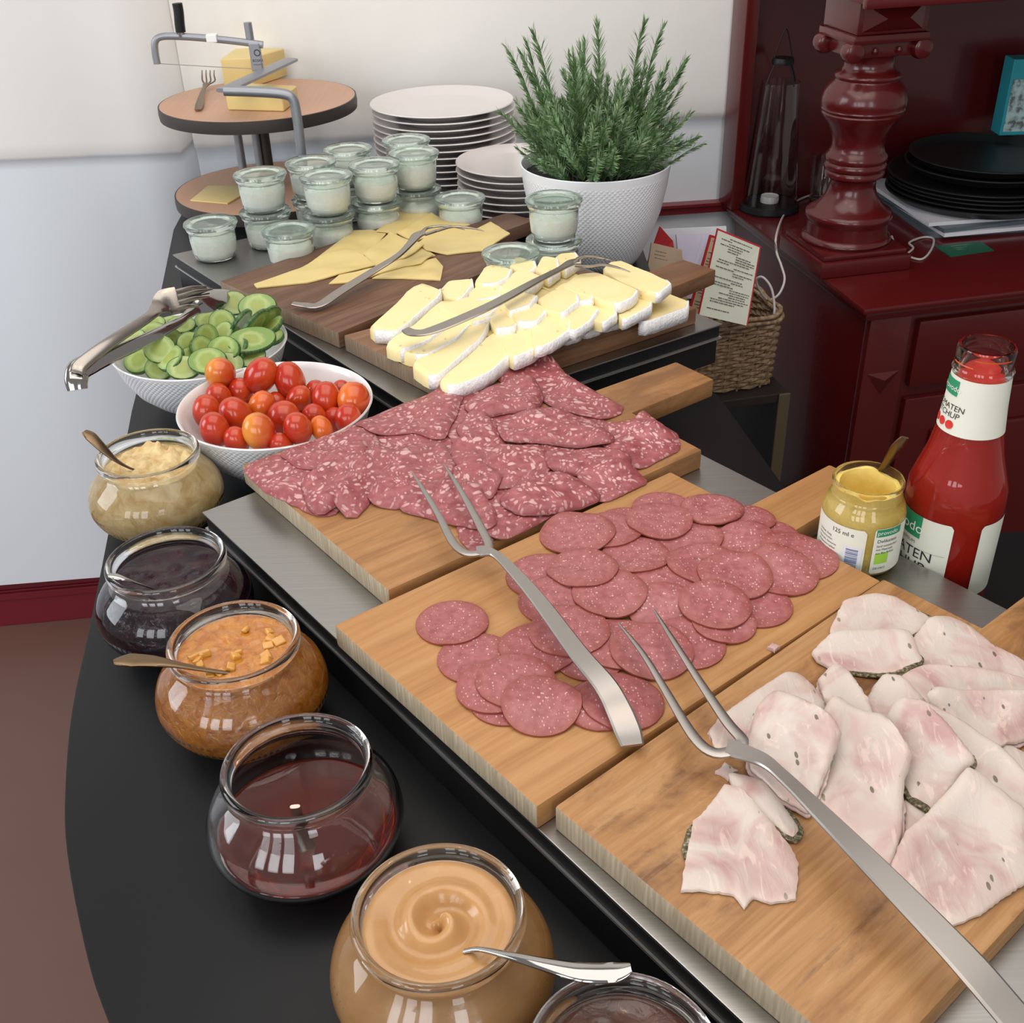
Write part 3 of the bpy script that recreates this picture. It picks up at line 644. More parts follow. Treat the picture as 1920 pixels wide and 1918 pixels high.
# ================================================================== marbled salami
B1Q = [(-.274, .987), (-.1075, .7635), (.196, .988), (.033, 1.216)]; HF[inpoly(B1Q, GXX, GYY)] = ZB
HF[inpoly([(-.35, .95), (.033, 1.216), (.10, 1.25), (.10, 1.30), (-.12, 1.14)], GXX, GYY)] = np.minimum(HF, ZB)[inpoly([(-.35, .95), (.033, 1.216), (.10, 1.25), (.10, 1.30), (-.12, 1.14)], GXX, GYY)]
SL = [
 ('marbled salami slice at the bottom of the pile, left part', [(640, 800), (700, 790), (860, 800), (900, 880), (860, 930), (740, 940), (680, 900)]),
 ('marbled salami slice at the bottom of the pile, upper middle', [(800, 760), (900, 720), (1000, 740), (1050, 830), (960, 880), (860, 850)]),
 ('marbled salami slice at the bottom of the pile, right part', [(1000, 760), (1120, 780), (1190, 820), (1180, 880), (1060, 920), (980, 870)]),
 ('marbled salami slice at the bottom of the pile, lower middle', [(860, 860), (1000, 850), (1100, 890), (1040, 945), (940, 960), (870, 930)]),
 ('marbled salami slice whose tip shows alone inside the fork tines', [(855, 985), (880, 965), (925, 980), (925, 1025), (885, 1035), (862, 1012)]),
 ('marbled salami slice on the far left corner of the board', [(452, 880), (480, 862), (560, 840), (602, 850), (642, 900), (640, 960), (600, 972), (560, 950), (500, 925)]),
 ('marbled salami slice along the back edge, left of centre', [(520, 852), (600, 815), (690, 798), (722, 840), (640, 882), (560, 880)]),
 ('marbled salami slice folded over, between the left corner slice and the large left slice', [(563, 907), (640, 835), (692, 828), (690, 880), (650, 930), (607, 962), (580, 955)]),
 ('long marbled salami slice at the far right corner, nearest the handle root', [(920, 700), (1007, 662), (1060, 700), (1125, 740), (1180, 766), (1130, 792), (1050, 772), (1000, 742), (940, 717)]),
 ('marbled salami slice near the back edge, centre, with fanned fat streaks', [(868, 756), (920, 720), (1000, 703), (1020, 740), (1010, 768), (950, 772), (905, 782), (875, 768)]),
 ('small dark marbled salami slice peeking out near the centre', [(855, 805), (880, 772), (915, 780), (932, 802), (900, 832), (865, 828)]),
 ('marbled salami slice at the back edge above the tomato bowl', [(660, 795), (740, 758), (840, 723), (870, 735), (857, 780), (832, 832), (780, 812), (700, 818)]),
 ('marbled salami slice left of centre, largely open face', [(846, 832), (930, 793), (955, 840), (935, 872), (870, 884), (842, 862)]),
 ('marbled salami slice with upturned edge at the right end', [(1180, 792), (1203, 768), (1234, 788), (1244, 812), (1190, 828)]),
 ('marbled salami slice at the far right with large fat spots', [(1110, 792), (1190, 790), (1272, 808), (1277, 838), (1200, 877), (1150, 862), (1120, 822)]),
 ('marbled salami slice right of centre under the folded one', [(895, 882), (930, 838), (1010, 833), (1045, 870), (1000, 908), (930, 914)]),
 ('marbled salami slice above the front edge, right of centre', [(1018, 852), (1120, 838), (1188, 856), (1172, 882), (1080, 893), (1028, 882)]),
 ('marbled salami slice pointing to the right front corner', [(1083, 872), (1140, 853), (1190, 868), (1218, 890), (1140, 927), (1098, 922), (1082, 898)]),
 ('marbled salami slice in the very centre with a ragged yellowish edge', [(836, 882), (900, 868), (945, 900), (922, 934), (870, 928), (828, 907)]),
 ('marbled salami slice at the front edge, right of the fork tines', [(915, 1012), (910, 960), (940, 928), (1010, 928), (1064, 952), (1000, 987), (950, 1012)]),
 ('marbled salami slice with long fat streaks along the front edge', [(932, 942), (990, 888), (1060, 888), (1122, 918), (1132, 927), (1060, 952), (980, 968)]),
 ('large curled marbled salami slice left of the fork, loose lower tip', [(608, 902), (625, 873), (700, 838), (785, 848), (765, 892), (694, 932), (667, 970), (640, 962), (614, 928)]),
 ('marbled salami slice directly left of the fork tine tips', [(686, 932), (755, 836), (830, 826), (855, 880), (845, 902), (800, 938), (740, 948), (698, 942)]),
 ('marbled salami slice under the two fork tine tips', [(755, 942), (830, 903), (900, 918), (934, 970), (928, 1002), (880, 992), (800, 967), (738, 952)]),
 ('folded oval marbled salami slice on top, right of centre', [(930, 802), (958, 776), (1040, 764), (1112, 788), (1164, 832), (1090, 836), (1000, 831), (942, 828)]),
]
for i, (lb, P) in enumerate(SL):
    drape('salami_slice', [M['salami'], M['salami_rim']], px=P, th=.0012, label=lb, cat='salami slice', group='marbled salami slices', hcap=.009, dk=2, bk=4, ripple=.0045 if i > 4 else .001, jag=.01, seg=64,
          pillow=.006 if i in (7, 13, 24, 16, 20, 9) else .002, sm=2)
# ================================================================== fine salami, round slices
FL = [
 (1090, 1132, 140, 'fine salami slice low under the thick rimmed one, left centre'),
 (1135, 1052, 140, 'fine salami slice low behind the topmost one at the left centre'),
 (1185, 1104, 140, 'fine salami slice low in the middle of the pile'),
 (1310, 1108, 140, 'fine salami slice low between the centre and the front edge'),
 (1368, 1024, 130, 'fine salami slice low behind the right centre slices'),
 (1282, 1082, 140, 'fine salami slice low under the dark gap in the centre'),
 (1105, 1232, 130, 'fine salami slice low beneath the fork handle, right side'),
 (1440, 1040, 130, 'fine salami slice low near the right end of the pile'),
 (1176, 985, 120, 'fine salami slice low at the back, between the curled and the tilted one'),
 (1125, 1320, 132, 'round fine salami slice mostly under the big fork handle end'),
 (950, 1311, 138, 'round fine salami slice peeking out lowest of the front left group'),
 (1236, 1096, 128, 'round fine salami slice low in the centre, beside a dark gap'),
 (1245, 1148, 130, 'round fine salami slice under the small fork tine tips, nearly covered'),
 (1021, 1080, 140, 'round fine salami slice at the left back edge of the pile'),
 (1044, 1124, 140, 'round fine salami slice left of the pile, touching the fork handle'),
 (1242, 953, 110, 'round fine salami slice farthest back, its top just showing'),
 (1442, 1003, 112, 'round fine salami slice at the far right, second from the back corner'),
 (1403, 975, 98, 'smaller looking fine salami slice at the back right, mostly hidden'),
 (1398, 1010, 112, 'fine salami slice standing out at the back right with a bent edge'),
 (1288, 1208, 140, 'round fine salami slice under the right tine, near the front edge'),
 (1288, 1012, 128, 'round fine salami slice in the back centre, wide open face'),
 (893, 1234, 142, 'round fine salami slice just below the lone one'),
 (927, 1288, 140, 'round fine salami slice third from the left in the front left fan'),
 (1010, 1216, 146, 'round fine salami slice under the fork handle, left group'),
 (1499, 1042, 140, 'round fine salami slice at the right end of the pile'),
 (1417, 1134, 132, 'round fine salami slice at the front edge, right of centre'),
 (1357, 1166, 118, 'fine salami slice peeking below its twin at the front edge'),
 (1167, 1311, 152, 'round fine salami slice alone right of the fork handle end'),
 (1159, 1210, 142, 'round fine salami slice between fork handle and left tine'),
 (1335, 956, 114, 'round fine salami slice at the back edge, right of the folded one'),
 (1193, 1044, 126, 'oval looking fine salami slice in the centre left, brown lower rim'),
 (1068, 1182, 148, 'round fine salami slice right beside the fork handle middle'),
 (1318, 1058, 132, 'round fine salami slice in the centre beside the dark gap'),
 (1465, 1072, 134, 'round fine salami slice in front of the right end slice'),
 (1378, 1078, 136, 'round fine salami slice in the centre right, fully visible rim'),
 (1341, 1134, 132, 'round fine salami slice on top at the front edge'),
 (1222, 1219, 152, 'large round fine salami slice crossed by the left tine'),
 (1141, 994, 122, 'fine salami slice behind the curled slice at the back left'),
 (1083, 1000, 138, 'curled fine salami slice at the back left of the pile'),
 (1143, 1112, 136, 'round fine salami slice with thick brown rim in the left centre'),
 (1092, 1067, 130, 'round fine salami slice topmost at the left centre'),
 (1236, 976, 120, 'tilted fine salami slice on top at the back, brown lower rim'),
 (968, 1275, 148, 'round fine salami slice second from the top in the front left fan'),
 (1015, 1322, 146, 'round fine salami slice nearest the camera, on top of the front left fan'),
 (848, 1168, 132, 'lone round fine salami slice at the left end of the board'),
]
for i, (x, y, wp, lb) in enumerate(FL):
    drape('fine_salami_slice', [M['fine'], M['fine_rim']], circ=(x, y, wp * 1.04), th=.0017, label=lb, cat='salami slice', group='round fine salami slices', dk=2, bk=4, jag=.004, seg=56, ripple=.0012,
          pillow=.003 if i in (29, 9) else 0.0, sm=2)
# ================================================================== white roast slices
HL = [
 ('pinkish roast slice farthest back on its board, herb rim at right', [(1553, 1187), (1572, 1146), (1581, 1128), (1640, 1112), (1680, 1122), (1747, 1159), (1741, 1176), (1697, 1194), (1653, 1187), (1588, 1192)], .004, 'r'),
 ('pale roast slice along the right back edge of the board', [(1741, 1168), (1778, 1155), (1815, 1174), (1861, 1209), (1925, 1240), (1925, 1276), (1872, 1270), (1730, 1250), (1706, 1204)], .004, ''),
 ('roast slice filling the middle of the pile, herb line across', [(1688, 1268), (1730, 1251), (1830, 1262), (1930, 1278), (1930, 1312), (1741, 1318), (1712, 1303)], .006, ''),
 ('darker pink roast slice at the back left with a crusty herb rim', [(1520, 1222), (1555, 1192), (1675, 1185), (1706, 1196), (1730, 1246), (1686, 1264), (1623, 1257), (1566, 1251), (1533, 1235)], .006, 'f'),
 ('small scrap of roast between two larger slices, near the fork handle', [(1695, 1498), (1745, 1520), (1730, 1562), (1695, 1585)], .002, ''),
 ('roast slice beneath the fork neck with a herb rim below', [(1362, 1446), (1435, 1462), (1500, 1555), (1487, 1574), (1422, 1527), (1378, 1485)], .003, 'f'),
 ('roast slice at the right edge of the picture, low in the pile', [(1868, 1384), (1935, 1418), (1935, 1482), (1886, 1442)], .004, ''),
 ('roast slice with herb flecks and a twisted fold in the pile centre', [(1620, 1318), (1636, 1288), (1653, 1273), (1686, 1275), (1715, 1303), (1740, 1323), (1730, 1338), (1664, 1356)], .010, ''),
 ('wide folded roast slice at the right, its front edge brownish', [(1733, 1322), (1745, 1310), (1935, 1306), (1935, 1374), (1890, 1394), (1850, 1399), (1785, 1364)], .012, ''),
 ('rounded pale roast slice at the back left, beside the right fork tine', [(1330, 1362), (1356, 1333), (1405, 1302), (1473, 1265), (1499, 1263), (1522, 1284), (1549, 1328), (1542, 1382), (1500, 1398), (1420, 1408), (1345, 1402)], .010, ''),
 ('folded roast slice with a pointed top, second from the left at the back', [(1533, 1277), (1563, 1248), (1581, 1258), (1618, 1306), (1655, 1365), (1642, 1376), (1590, 1349), (1545, 1324)], .012, ''),
 ('folded roast slice running to the right edge, cracked pale fold', [(1698, 1332), (1740, 1342), (1806, 1376), (1872, 1413), (1935, 1468), (1935, 1562), (1870, 1524), (1800, 1464), (1720, 1394)], .013, ''),
 ('tall folded roast slice in the centre of the right half', [(1658, 1358), (1675, 1334), (1708, 1354), (1763, 1393), (1824, 1448), (1804, 1467), (1774, 1503), (1745, 1514), (1713, 1494), (1693, 1454), (1663, 1394)], .013, 'f'),
 ('large folded roast slice right of the fork, herb specks at its lower tip', [(1536, 1370), (1552, 1328), (1600, 1348), (1650, 1368), (1692, 1420), (1707, 1440), (1694, 1472), (1692, 1560), (1672, 1622), (1640, 1618), (1560, 1524), (1520, 1474), (1553, 1430)], .013, ''),
 ('rolled roast slice directly right of the fork neck', [(1402, 1388), (1415, 1345), (1440, 1325), (1490, 1338), (1542, 1376), (1573, 1410), (1562, 1432), (1537, 1482), (1520, 1514), (1460, 1484), (1408, 1430)], .014, ''),
 ('large flat roast slice at the lower right of the board', [(1809, 1468), (1841, 1483), (1925, 1538), (1938, 1640), (1841, 1706), (1766, 1736), (1672, 1664), (1665, 1633), (1695, 1570), (1748, 1524)], .007, ''),
 ('lone triangular roast slice at the left front with a small torn tip', [(1276, 1671), (1290, 1580), (1300, 1540), (1314, 1528), (1358, 1476), (1385, 1488), (1415, 1518), (1455, 1561), (1485, 1593), (1497, 1618), (1493, 1686), (1445, 1692), (1412, 1682), (1396, 1703), (1376, 1678), (1365, 1675), (1310, 1669)], .0012, 'l'),
]
FOLD = {'farthest back on its board': (0, 1), 'pale roast slice along': (0.3, 0.9), 'filling the middle': (0.1, 1), 'darker pink': (0.1, 1), 'twisted fold': (0.5, 0.8), 'wide folded': (0, 1), 'rounded pale': (0.8, 0.6), 'pointed top': (0.7, 0.7), 'running to the right edge': (0.6, 0.8), 'tall folded': (0.7, 0.7), 'large folded': (0.7, 0.7), 'rolled roast': (0.8, 0.6), 'large flat': (0.2, 0.9)}
for i, (lb, P, pl, hb) in enumerate(HL):
    fo_ = next((FOLD[k] for k in FOLD if k in lb), None)
    o = drape('roast_slice', [M['ham'], M['ham']], px=P, th=.0026, label=lb, cat='meat slice', group='white roast slices', dk=3, bk=5, ripple=.0025, pillow=pl * (1.25 if fo_ else 1), fold=fo_, jag=.013, seg=96, sm=1 if hb != 'l' else 0,
              rho=(.12, .32, .52, .7, .83, .92, .97, 1.0))
    if fo_ and pl >= .01:       # the under half of the folded slice shows along the open edge
        me = o.data; base = 1 + 7 * 96; fv = np.array((fo_[0], fo_[1], 0.0)); fv /= np.linalg.norm(fv); V = []
        for k in range(96):
            p = np.array(me.vertices[base + k].co); zz = hf(p[0] + o.location[0], p[1] + o.location[1]); lowz = np.array(me.vertices[base + k].co)[2]
            V.append(p)
        run = [k for k in range(96) if (V[k][0] * fv[0] + V[k][1] * fv[1]) < .25 * np.hypot(V[k][0], V[k][1])]
        brk = next((j for j in range(len(run)) if run[j] - run[j - 1] > 1), 0); run = run[brk:] + run[:brk]; mb = MB(); W_ = []
        for j, k in enumerate(run):
            p = V[k]; d = p[:2] / (np.linalg.norm(p[:2]) + 1e-9); e = min(1, j / 5, (len(run) - 1 - j) / 5); ex = (.0022 + .0016 * mnoise.noise(Vector((k * .6, i, 0)))) * e
            for s_, dz in ((-.004, -.0027), (ex, -.0030), (ex, -.0044), (-.004, -.0044)): W_.append((p[0] + d[0] * s_, p[1] + d[1] * s_, p[2] + dz))
        mb.add(W_, [(4 * j + a, 4 * (j + 1) + a, 4 * (j + 1) + (a + 1) % 4, 4 * j + (a + 1) % 4) for j in range(len(run) - 1) for a in range(4)])
        mb.build('under_layer', M['ham'], o, smooth=60, world=False)
    if hb:       # herb crust along one side
        me = o.data; seg = 96; K = 8; base = 1 + (K - 1) * seg
        vs = [np.array(me.vertices[base + k].co) for k in range(seg)]
        sel = {'f': lambda a: PI * 1.12 < a < PI * 1.93, 'r': lambda a: a > PI * 1.7 or a < .15, 'l': lambda a: .75 * PI < a < 1.06 * PI}[hb]
        run = [k for k in range(seg) if sel(math.atan2(vs[k][1], vs[k][0]) % (2 * PI))]
        run.sort(key=lambda k: (k - (seg // 2 if hb == 'r' else 0)) % seg)
        mb = MB(); pth = [vs[k] + np.array(o.location) + np.array((0, 0, -.0008)) for k in run]
        if len(pth) > 2:
            mb.sweep(pth, [.002] + [.005, .0065, .0055, .007, .0055] + [.002], [.0022, .003, .0034, .003, .0034, .003, .002], n=7, sm=2)
            for q in range(0): pass
            h = mb.build('herb_crust', M['herb'], o); h['label'] = 'dark herb crust'
# torn scraps lying loose
mb = MB()
for nm, (x, y), s_, lb in (('fat', (1450, 1216), .0052, 'tiny star shaped scrap of white fat on the seam between two oak boards'), ('fat', (1362, 1449), .008, 'small knob of fat on the board left of the fork neck')):
    c = at(x, y, ZB + .001); pts = []
    for k in range(16):
        r_ = s_ * (1.0 if k % 4 == 0 else .55 + .15 * random.random()); pts.append((c[0] + r_ * math.cos(k * PI / 8), c[1] + r_ * math.sin(k * PI / 8)))
    m_ = MB(); m_.prism(pts, c[2] - .001, c[2] + .0025); o = m_.build('fat_scrap', M['ham'], None, tuple(c), bevel=.0006); tag(o, lb, 'food scrap', 'loose scraps of fat')
# ================================================================== bowls
def beads(nang, zs, name, base=(.84, .86, .89)):
    t = NT(name); tc = t.n('ShaderNodeTexCoord'); sx = t.n('ShaderNodeSeparateXYZ'); t.t.links.new(tc.outputs['Object'], sx.inputs[0])
    ang = t.math('ARCTAN2', sx.outputs[1], sx.outputs[0]); a = t.math('MULTIPLY', ang, nang / 2); b = t.math('MULTIPLY', sx.outputs[2], zs)
    p = t.math('MULTIPLY', t.math('SINE', t.math('ADD', a, b)), t.math('SINE', t.math('SUBTRACT', a, b)))
    p = t.math('ABSOLUTE', p); lim = t.n('ShaderNodeMapRange', inp={0: sx.outputs[2], 1: .074 if nang > 70 and zs > 500 else .146, 2: .078 if nang > 70 and zs > 500 else .150, 3: 1.0, 4: 0.0})
    return t.set(base=base, rough=.32, normal=t.bump(t.math('MULTIPLY', p, lim.outputs[0]), .0007, .8))
M['bowl_out'] = beads(96, 560, 'beaded_white_porcelain')
M['pot_out'] = beads(88, 420, 'beaded_white_pot', (.84, .86, .90))
BSC = .972; BSZ = .935
def bowl(c, label):
    o = empty('serving_bowl', (c[0], c[1], TZ), label, 'bowl', 'white serving bowls')
    p_out = [(0, .002), (.046, .002), (.047, 0), (.051, 0), (.0525, .004), (.070, .014), (.090, .034), (.103, .058), (.1095, .078), (.1124, .0845)]
    p_out = [(a * BSC, b * BSZ) for a, b in p_out]
    mb = MB(); mb.lathe(p_out, 96)
    mb.v = [(x + c[0], y + c[1], z + TZ) for x, y, z in mb.v]; mb.build('outer_shell', M['bowl_out'], o, smooth=60)
    p_in = [(.1124, .0845), (.1116, .0862), (.1098, .0855), (.1065, .078), (.1, .059), (.087, .037), (.067, .018), (.04, .0085), (0, .007)]
    p_in = [(a * BSC, b * BSZ) for a, b in p_in]
    mb = MB(); mb.lathe(p_in, 96); mb.v = [(x + c[0], y + c[1], z + TZ) for x, y, z in mb.v]; mb.build('inner_glaze', M['white'], o, smooth=60)
    return o
BT = (-.2620, 1.1250); BC = (-.3860, 1.3000)
bowl(BT, 'white beaded bowl full of cherry tomatoes, in front of the cucumber bowl')
bowl(BC, 'white beaded bowl of cucumber slices with salad tongs laid across')
def bowl_r(z): return BSC * float(np.interp(z / BSZ, [.007, .0085, .018, .037, .059, .078, .0855], [0, .04, .067, .087, .1, .1065, .1098]))
# tomatoes
def tommat(name, a, b):
    t = NT(name); tc = t.n('ShaderNodeTexCoord'); sx = t.n('ShaderNodeSeparateXYZ'); t.t.links.new(tc.outputs['Object'], sx.inputs[0])
    n = t.noise(t.coord((1, 1, 1), rnd=2), 30, 2); f = t.math('ADD', t.math('MULTIPLY', sx.outputs[0], 22), t.math('MULTIPLY', n, .9))
    return t.set(base=t.mix(t.ramp(f, [(.3, 0.0), (.8, 1.0)]), a, b), rough=.22, spec=.5, sss=.1, sscale=.004, coat=.2)
M['tom_red'] = tommat('red_tomato', (.44, .024, .008), (.54, .065, .010)); M['tom_or'] = tommat('orange_tomato', (.66, .15, .015), (.55, .065, .012)); M['tom_mix'] = tommat('two_tone_tomato', (.66, .24, .03), (.50, .03, .012))
TL = [(418, 703, 56, 'mix', .090, 'cherry tomato perched highest at the back left, yellow patch on its lower left'), (488, 706, 58, 'red', .088, 'cherry tomato perched at the back, second from the left'),
 (541, 722, 56, 'red', .078, 'cherry tomato at the back centre, lying on its side'), (451, 736, 46, 'red', .070, 'dark red cherry tomato behind the orange one, to its left'),
 (411, 748, 50, 'red', .072, 'cherry tomato at the left, second row from the back'), (491, 760, 48, 'or', .078, 'round orange cherry tomato in the upper middle'),
 (522, 752, 38, 'red', .062, 'small dark cherry tomato right of the orange one'), (560, 752, 46, 'red', .066, 'dark red cherry tomato in the middle of the bowl'),
 (590, 740, 42, 'red', .066, 'cherry tomato half hidden behind the tall one'), (614, 751, 52, 'red', .076, 'tall upright cherry tomato right of the middle'),
 (640, 731, 36, 'red', .066, 'small cherry tomato at the back right'), (672, 749, 60, 'or', .078, 'large orange cherry tomato at the right side'),
 (388, 772, 52, 'red', .072, 'cherry tomato farthest left'), (443, 779, 58, 'red', .078, 'large upright cherry tomato at the left middle'),
 (533, 785, 62, 'red', .070, 'large cherry tomato in the centre front'), (592, 780, 44, 'red', .068, 'small round cherry tomato right of the centre'),
 (662, 786, 50, 'red', .070, 'cherry tomato at the right front beside the salami'), (403, 806, 54, 'red', .078, 'cherry tomato at the front left'),
 (490, 812, 60, 'mix', .080, 'yellow shouldered cherry tomato at the front'), (552, 808, 52, 'red', .080, 'round bright cherry tomato at the front centre'),
 (603, 804, 40, 'or', .074, 'small orange cherry tomato at the front right'), (446, 826, 46, 'red', .070, 'cherry tomato low at the front left rim'),
 (527, 832, 44, 'red', .068, 'cherry tomato just showing above the front rim'), (628, 785, 44, 'red', .060, 'shadowed cherry tomato low at the right'),
 (465, 765, 40, 'red', .05, 'cherry tomato deep in the bowl, left'), (560, 785, 40, 'red', .048, 'cherry tomato deep in the bowl, right'), (510, 790, 40, 'red', .045, 'cherry tomato deep in the bowl, middle')]
tp = []
for (x, y, wp, mt, z, lb) in TL:
    p = at(x, y, z); r = wp / 2 * depth(p) / CF; tp.append([p.copy(), r])
for it in range(60):
    for i in range(len(tp)):
        for j in range(i):
            d = tp[i][0] - tp[j][0]; L = np.linalg.norm(d); m = (tp[i][1] + tp[j][1]) * .97
            if L < m: q = d / (L + 1e-9) * (m - L) / 2 * np.array((1, 1, .5)); tp[i][0] += q; tp[j][0] -= q
        p, r = tp[i]; dx = np.array((p[0] - BT[0], p[1] - BT[1])); L = np.linalg.norm(dx); mx = bowl_r(min(p[2] - TZ, .0855)) - r * 1.02
        if L > mx and p[2] - TZ < .088: p[:2] = np.array(BT) + dx / L * mx
        if p[2] - TZ < .012 + r: p[2] = TZ + .012 + r
for (x, y, wp, mt, z, lb), (p, r) in zip(TL, tp):
    mb = MB(); ax = 1.10 + .28 * random.random(); r *= 1.03; q = Matrix.Rotation(random.uniform(0, PI), 3, 'Z') @ Matrix.Rotation(random.uniform(-.7, .7), 3, 'X')
    prof = [(math.sin(PI * k / 14) * r * (1 if k < 13 else .98), -math.cos(PI * k / 14) * r * ax * (1 if k < 13 else .97)) for k in range(15)]; prof[0] = (0, prof[0][1]); prof[-1] = (0, prof[-1][1])
    mb.lathe(prof, 24); mb.v = [tuple(np.array(q @ Vector(v)) + p) for v in mb.v]
    o = mb.build('cherry_tomato', M['tom_' + mt], None, tuple(p), smooth=80); tag(o, lb, 'tomato', 'cherry tomatoes in the front bowl')
# cucumber
t = NT('cucumber_flesh'); tc = t.n('ShaderNodeTexCoord'); ln = t.n('ShaderNodeVectorMath', operation='LENGTH'); t.t.links.new(tc.outputs['Object'], ln.inputs[0])
n = t.noise(t.coord((1, 1, 1), rnd=1), 150, 3); f = t.math('ADD', t.math('MULTIPLY', ln.outputs['Value'], 45), t.math('MULTIPLY', n, .35))
M['cuke'] = t.set(base=t.ramp(f, [(.25, (.33, .36, .08)), (.55, (.27, .36, .09)), (.75, (.38, .46, .17)), (.98, (.20, .32, .08))]), rough=.25, sss=.2, sscale=.004)
t = NT('cucumber_skin'); n = t.noise(t.coord((260, 260, 8), rnd=1), 1, 3); M['cuke_skin'] = t.set(base=t.ramp(n, [(.35, (.014, .05, .012)), (.7, (.08, .19, .045))]), rough=.3)
KL = [(483, 575, 62, 28, (.1, -.75, .75), .100, 'large bright cucumber slice standing at the back right'), (442, 566, 44, 40, (.3, -.6, .5), .092, 'cucumber slice beneath the tip of the tongs spoon'), (417, 604, 46, 46, (-.2, -.9, .5), .092, 'round dark seeded cucumber slice in the centre'),
 (452, 603, 52, 22, (-.75, .3, .5), .096, 'cucumber slice standing on edge, skin side up, centre'), (480, 605, 66, 22, (-.72, .35, .45), .096, 'long cucumber slice leaning with its skin up, right of centre'), (505, 598, 66, 22, (-.7, .4, .4), .090, 'cucumber slice with skin up nearest the right rim'),
 (480, 640, 88, 30, (.2, -.2, .95), .092, 'long oval cucumber slice lying open at the right front'), (420, 655, 62, 24, (-.3, -.6, .7), .090, 'oval cucumber slice at the centre front with dark edge'), (390, 678, 66, 24, (-.1, -.6, .8), .088, 'oval cucumber slice at the front rim'),
 (300, 655, 52, 46, (.1, -.8, .6), .092, 'round cucumber slice with pale centre at the left, below the tongs'), (355, 645, 44, 30, (.5, -.7, .4), .090, 'half hidden cucumber slice left of centre'), (385, 632, 30, 56, (.85, -.4, .3), .090, 'narrow upright cucumber slice in the centre'),
 (320, 672, 54, 22, (-.4, -.4, .8), .084, 'cucumber slice at the front left rim, mostly skin'), (468, 665, 52, 28, (.3, -.6, .7), .080, 'cucumber slice at the right front rim'), (270, 660, 50, 30, (-.5, -.3, .8), .078, 'dark cucumber slice at the far left'),
 (285, 625, 50, 40, (0, -.4, .9), .086, 'cucumber slice at the back left, under the tongs handle'), (340, 610, 46, 30, (.2, -.3, .9), .076, 'cucumber slice lying low under the tongs'), (420, 625, 44, 22, (-.5, -.5, .7), .086, 'small cucumber slice in the middle beside the upright one'),
 (360, 672, 44, 26, (.6, -.3, .7), .078, 'cucumber slice between two front ones, low'), (505, 632, 50, 30, (-.1, -.2, 1), .078, 'low cucumber slice at the right wall of the bowl'), (310, 600, 46, 30, (0, -.2, 1), .072, 'cucumber slice low at the back left'), (440, 640, 50, 30, (0, -.4, 1), .070, 'cucumber slice low in the middle'), (395, 600, 50, 30, (.2, -.4, 1), .068, 'cucumber slice low behind the round seeded one'),
 (252, 640, 50, 30, (-.4, -.3, .9), .084, 'dark cucumber slice against the left wall of the bowl'), (262, 676, 54, 28, (-.2, -.6, .8), .074, 'cucumber slice at the front left wall, below the pale centred one'), (345, 690, 56, 26, (.1, -.7, .7), .078, 'cucumber slice low at the front rim, left of the oval one'),
 (425, 684, 56, 26, (.2, -.7, .7), .079, 'cucumber slice low at the front rim, right of the oval one'), (300, 690, 50, 26, (-.1, -.7, .7), .070, 'dark cucumber slice lowest at the front left'), (380, 655, 50, 26, (.7, -.3, .5), .084, 'skin side cucumber slice leaning in the middle front'), (450, 660, 50, 26, (-.7, -.2, .5), .082, 'skin side cucumber slice in front of the long oval one'),
 (325, 640, 50, 26, (.75, -.2, .5), .086, 'skin side cucumber slice right of the pale centred one'), (275, 605, 46, 26, (.1, -.2, 1), .080, 'cucumber slice at the back left wall behind the tongs'), (520, 610, 46, 26, (-.5, -.1, .8), .084, 'cucumber slice touching the right rim')]
for (x, y, w1, h1, nrm, z, lb) in KL:
    z += .004; p = at(x, y, z); r = max(w1, h1) / 2 * 1.18 * depth(p) / CF; nv = Vector(nrm).normalized(); qd = nv.to_track_quat('Z', 'Y').to_matrix()
    dx = np.array((p[0] - BC[0], p[1] - BC[1])); L = np.linalg.norm(dx); mx = bowl_r(min(z, .085)) - r * .72
    if L > mx: p[:2] = np.array(BC) + dx / L * mx
    asp = .72 if max(w1, h1) > 55 else .9
    r = min(r, .033); h = .0028; seg = 28
    def ring(rr, zz): return [tuple(np.array(qd @ Vector((rr * math.cos(2 * PI * k / seg), asp * rr * math.sin(2 * PI * k / seg), zz))) + p) for k in range(seg)]
    mb = MB(); V = [tuple(np.array(qd @ Vector((0, 0, h))) + p)] + ring(r * .5, h) + ring(r * .93, h) + [tuple(np.array(qd @ Vector((0, 0, -h))) + p)] + ring(r * .5, -h) + ring(r * .93, -h)
    F = [(0, 1 + k, 1 + (k + 1) % seg) for k in range(seg)] + [(1 + k, 1 + seg + k, 1 + seg + (k + 1) % seg, 1 + (k + 1) % seg) for k in range(seg)]
    b_ = 1 + 2 * seg; F += [(b_, b_ + 1 + (k + 1) % seg, b_ + 1 + k) for k in range(seg)] + [(b_ + 1 + k, b_ + 1 + (k + 1) % seg, b_ + 1 + seg + (k + 1) % seg, b_ + 1 + seg + k) for k in range(seg)]
    mb.add(V, F); o = mb.build('cucumber_slice', M['cuke'], None, tuple(p), smooth=40, recalc=False); tag(o, lb, 'cucumber slice', 'cucumber slices in the rear bowl')
    mb = MB(); rs = [(r * .93, h), (r * .985, h * .8), (r, 0), (r * .985, -h * .8), (r * .93, -h)]; V = sum([ring(a, b) for a, b in rs], [])
    mb.add(V, [(k + i * seg, k + (i + 1) * seg, (k + 1) % seg + (i + 1) * seg, (k + 1) % seg + i * seg) for i in range(4) for k in range(seg)]); mb.build('skin', M['cuke_skin'], o, smooth=60, recalc=False)['label'] = 'dark green skin'
    ch = o.children[0]; ch.data.flip_normals() if False else None

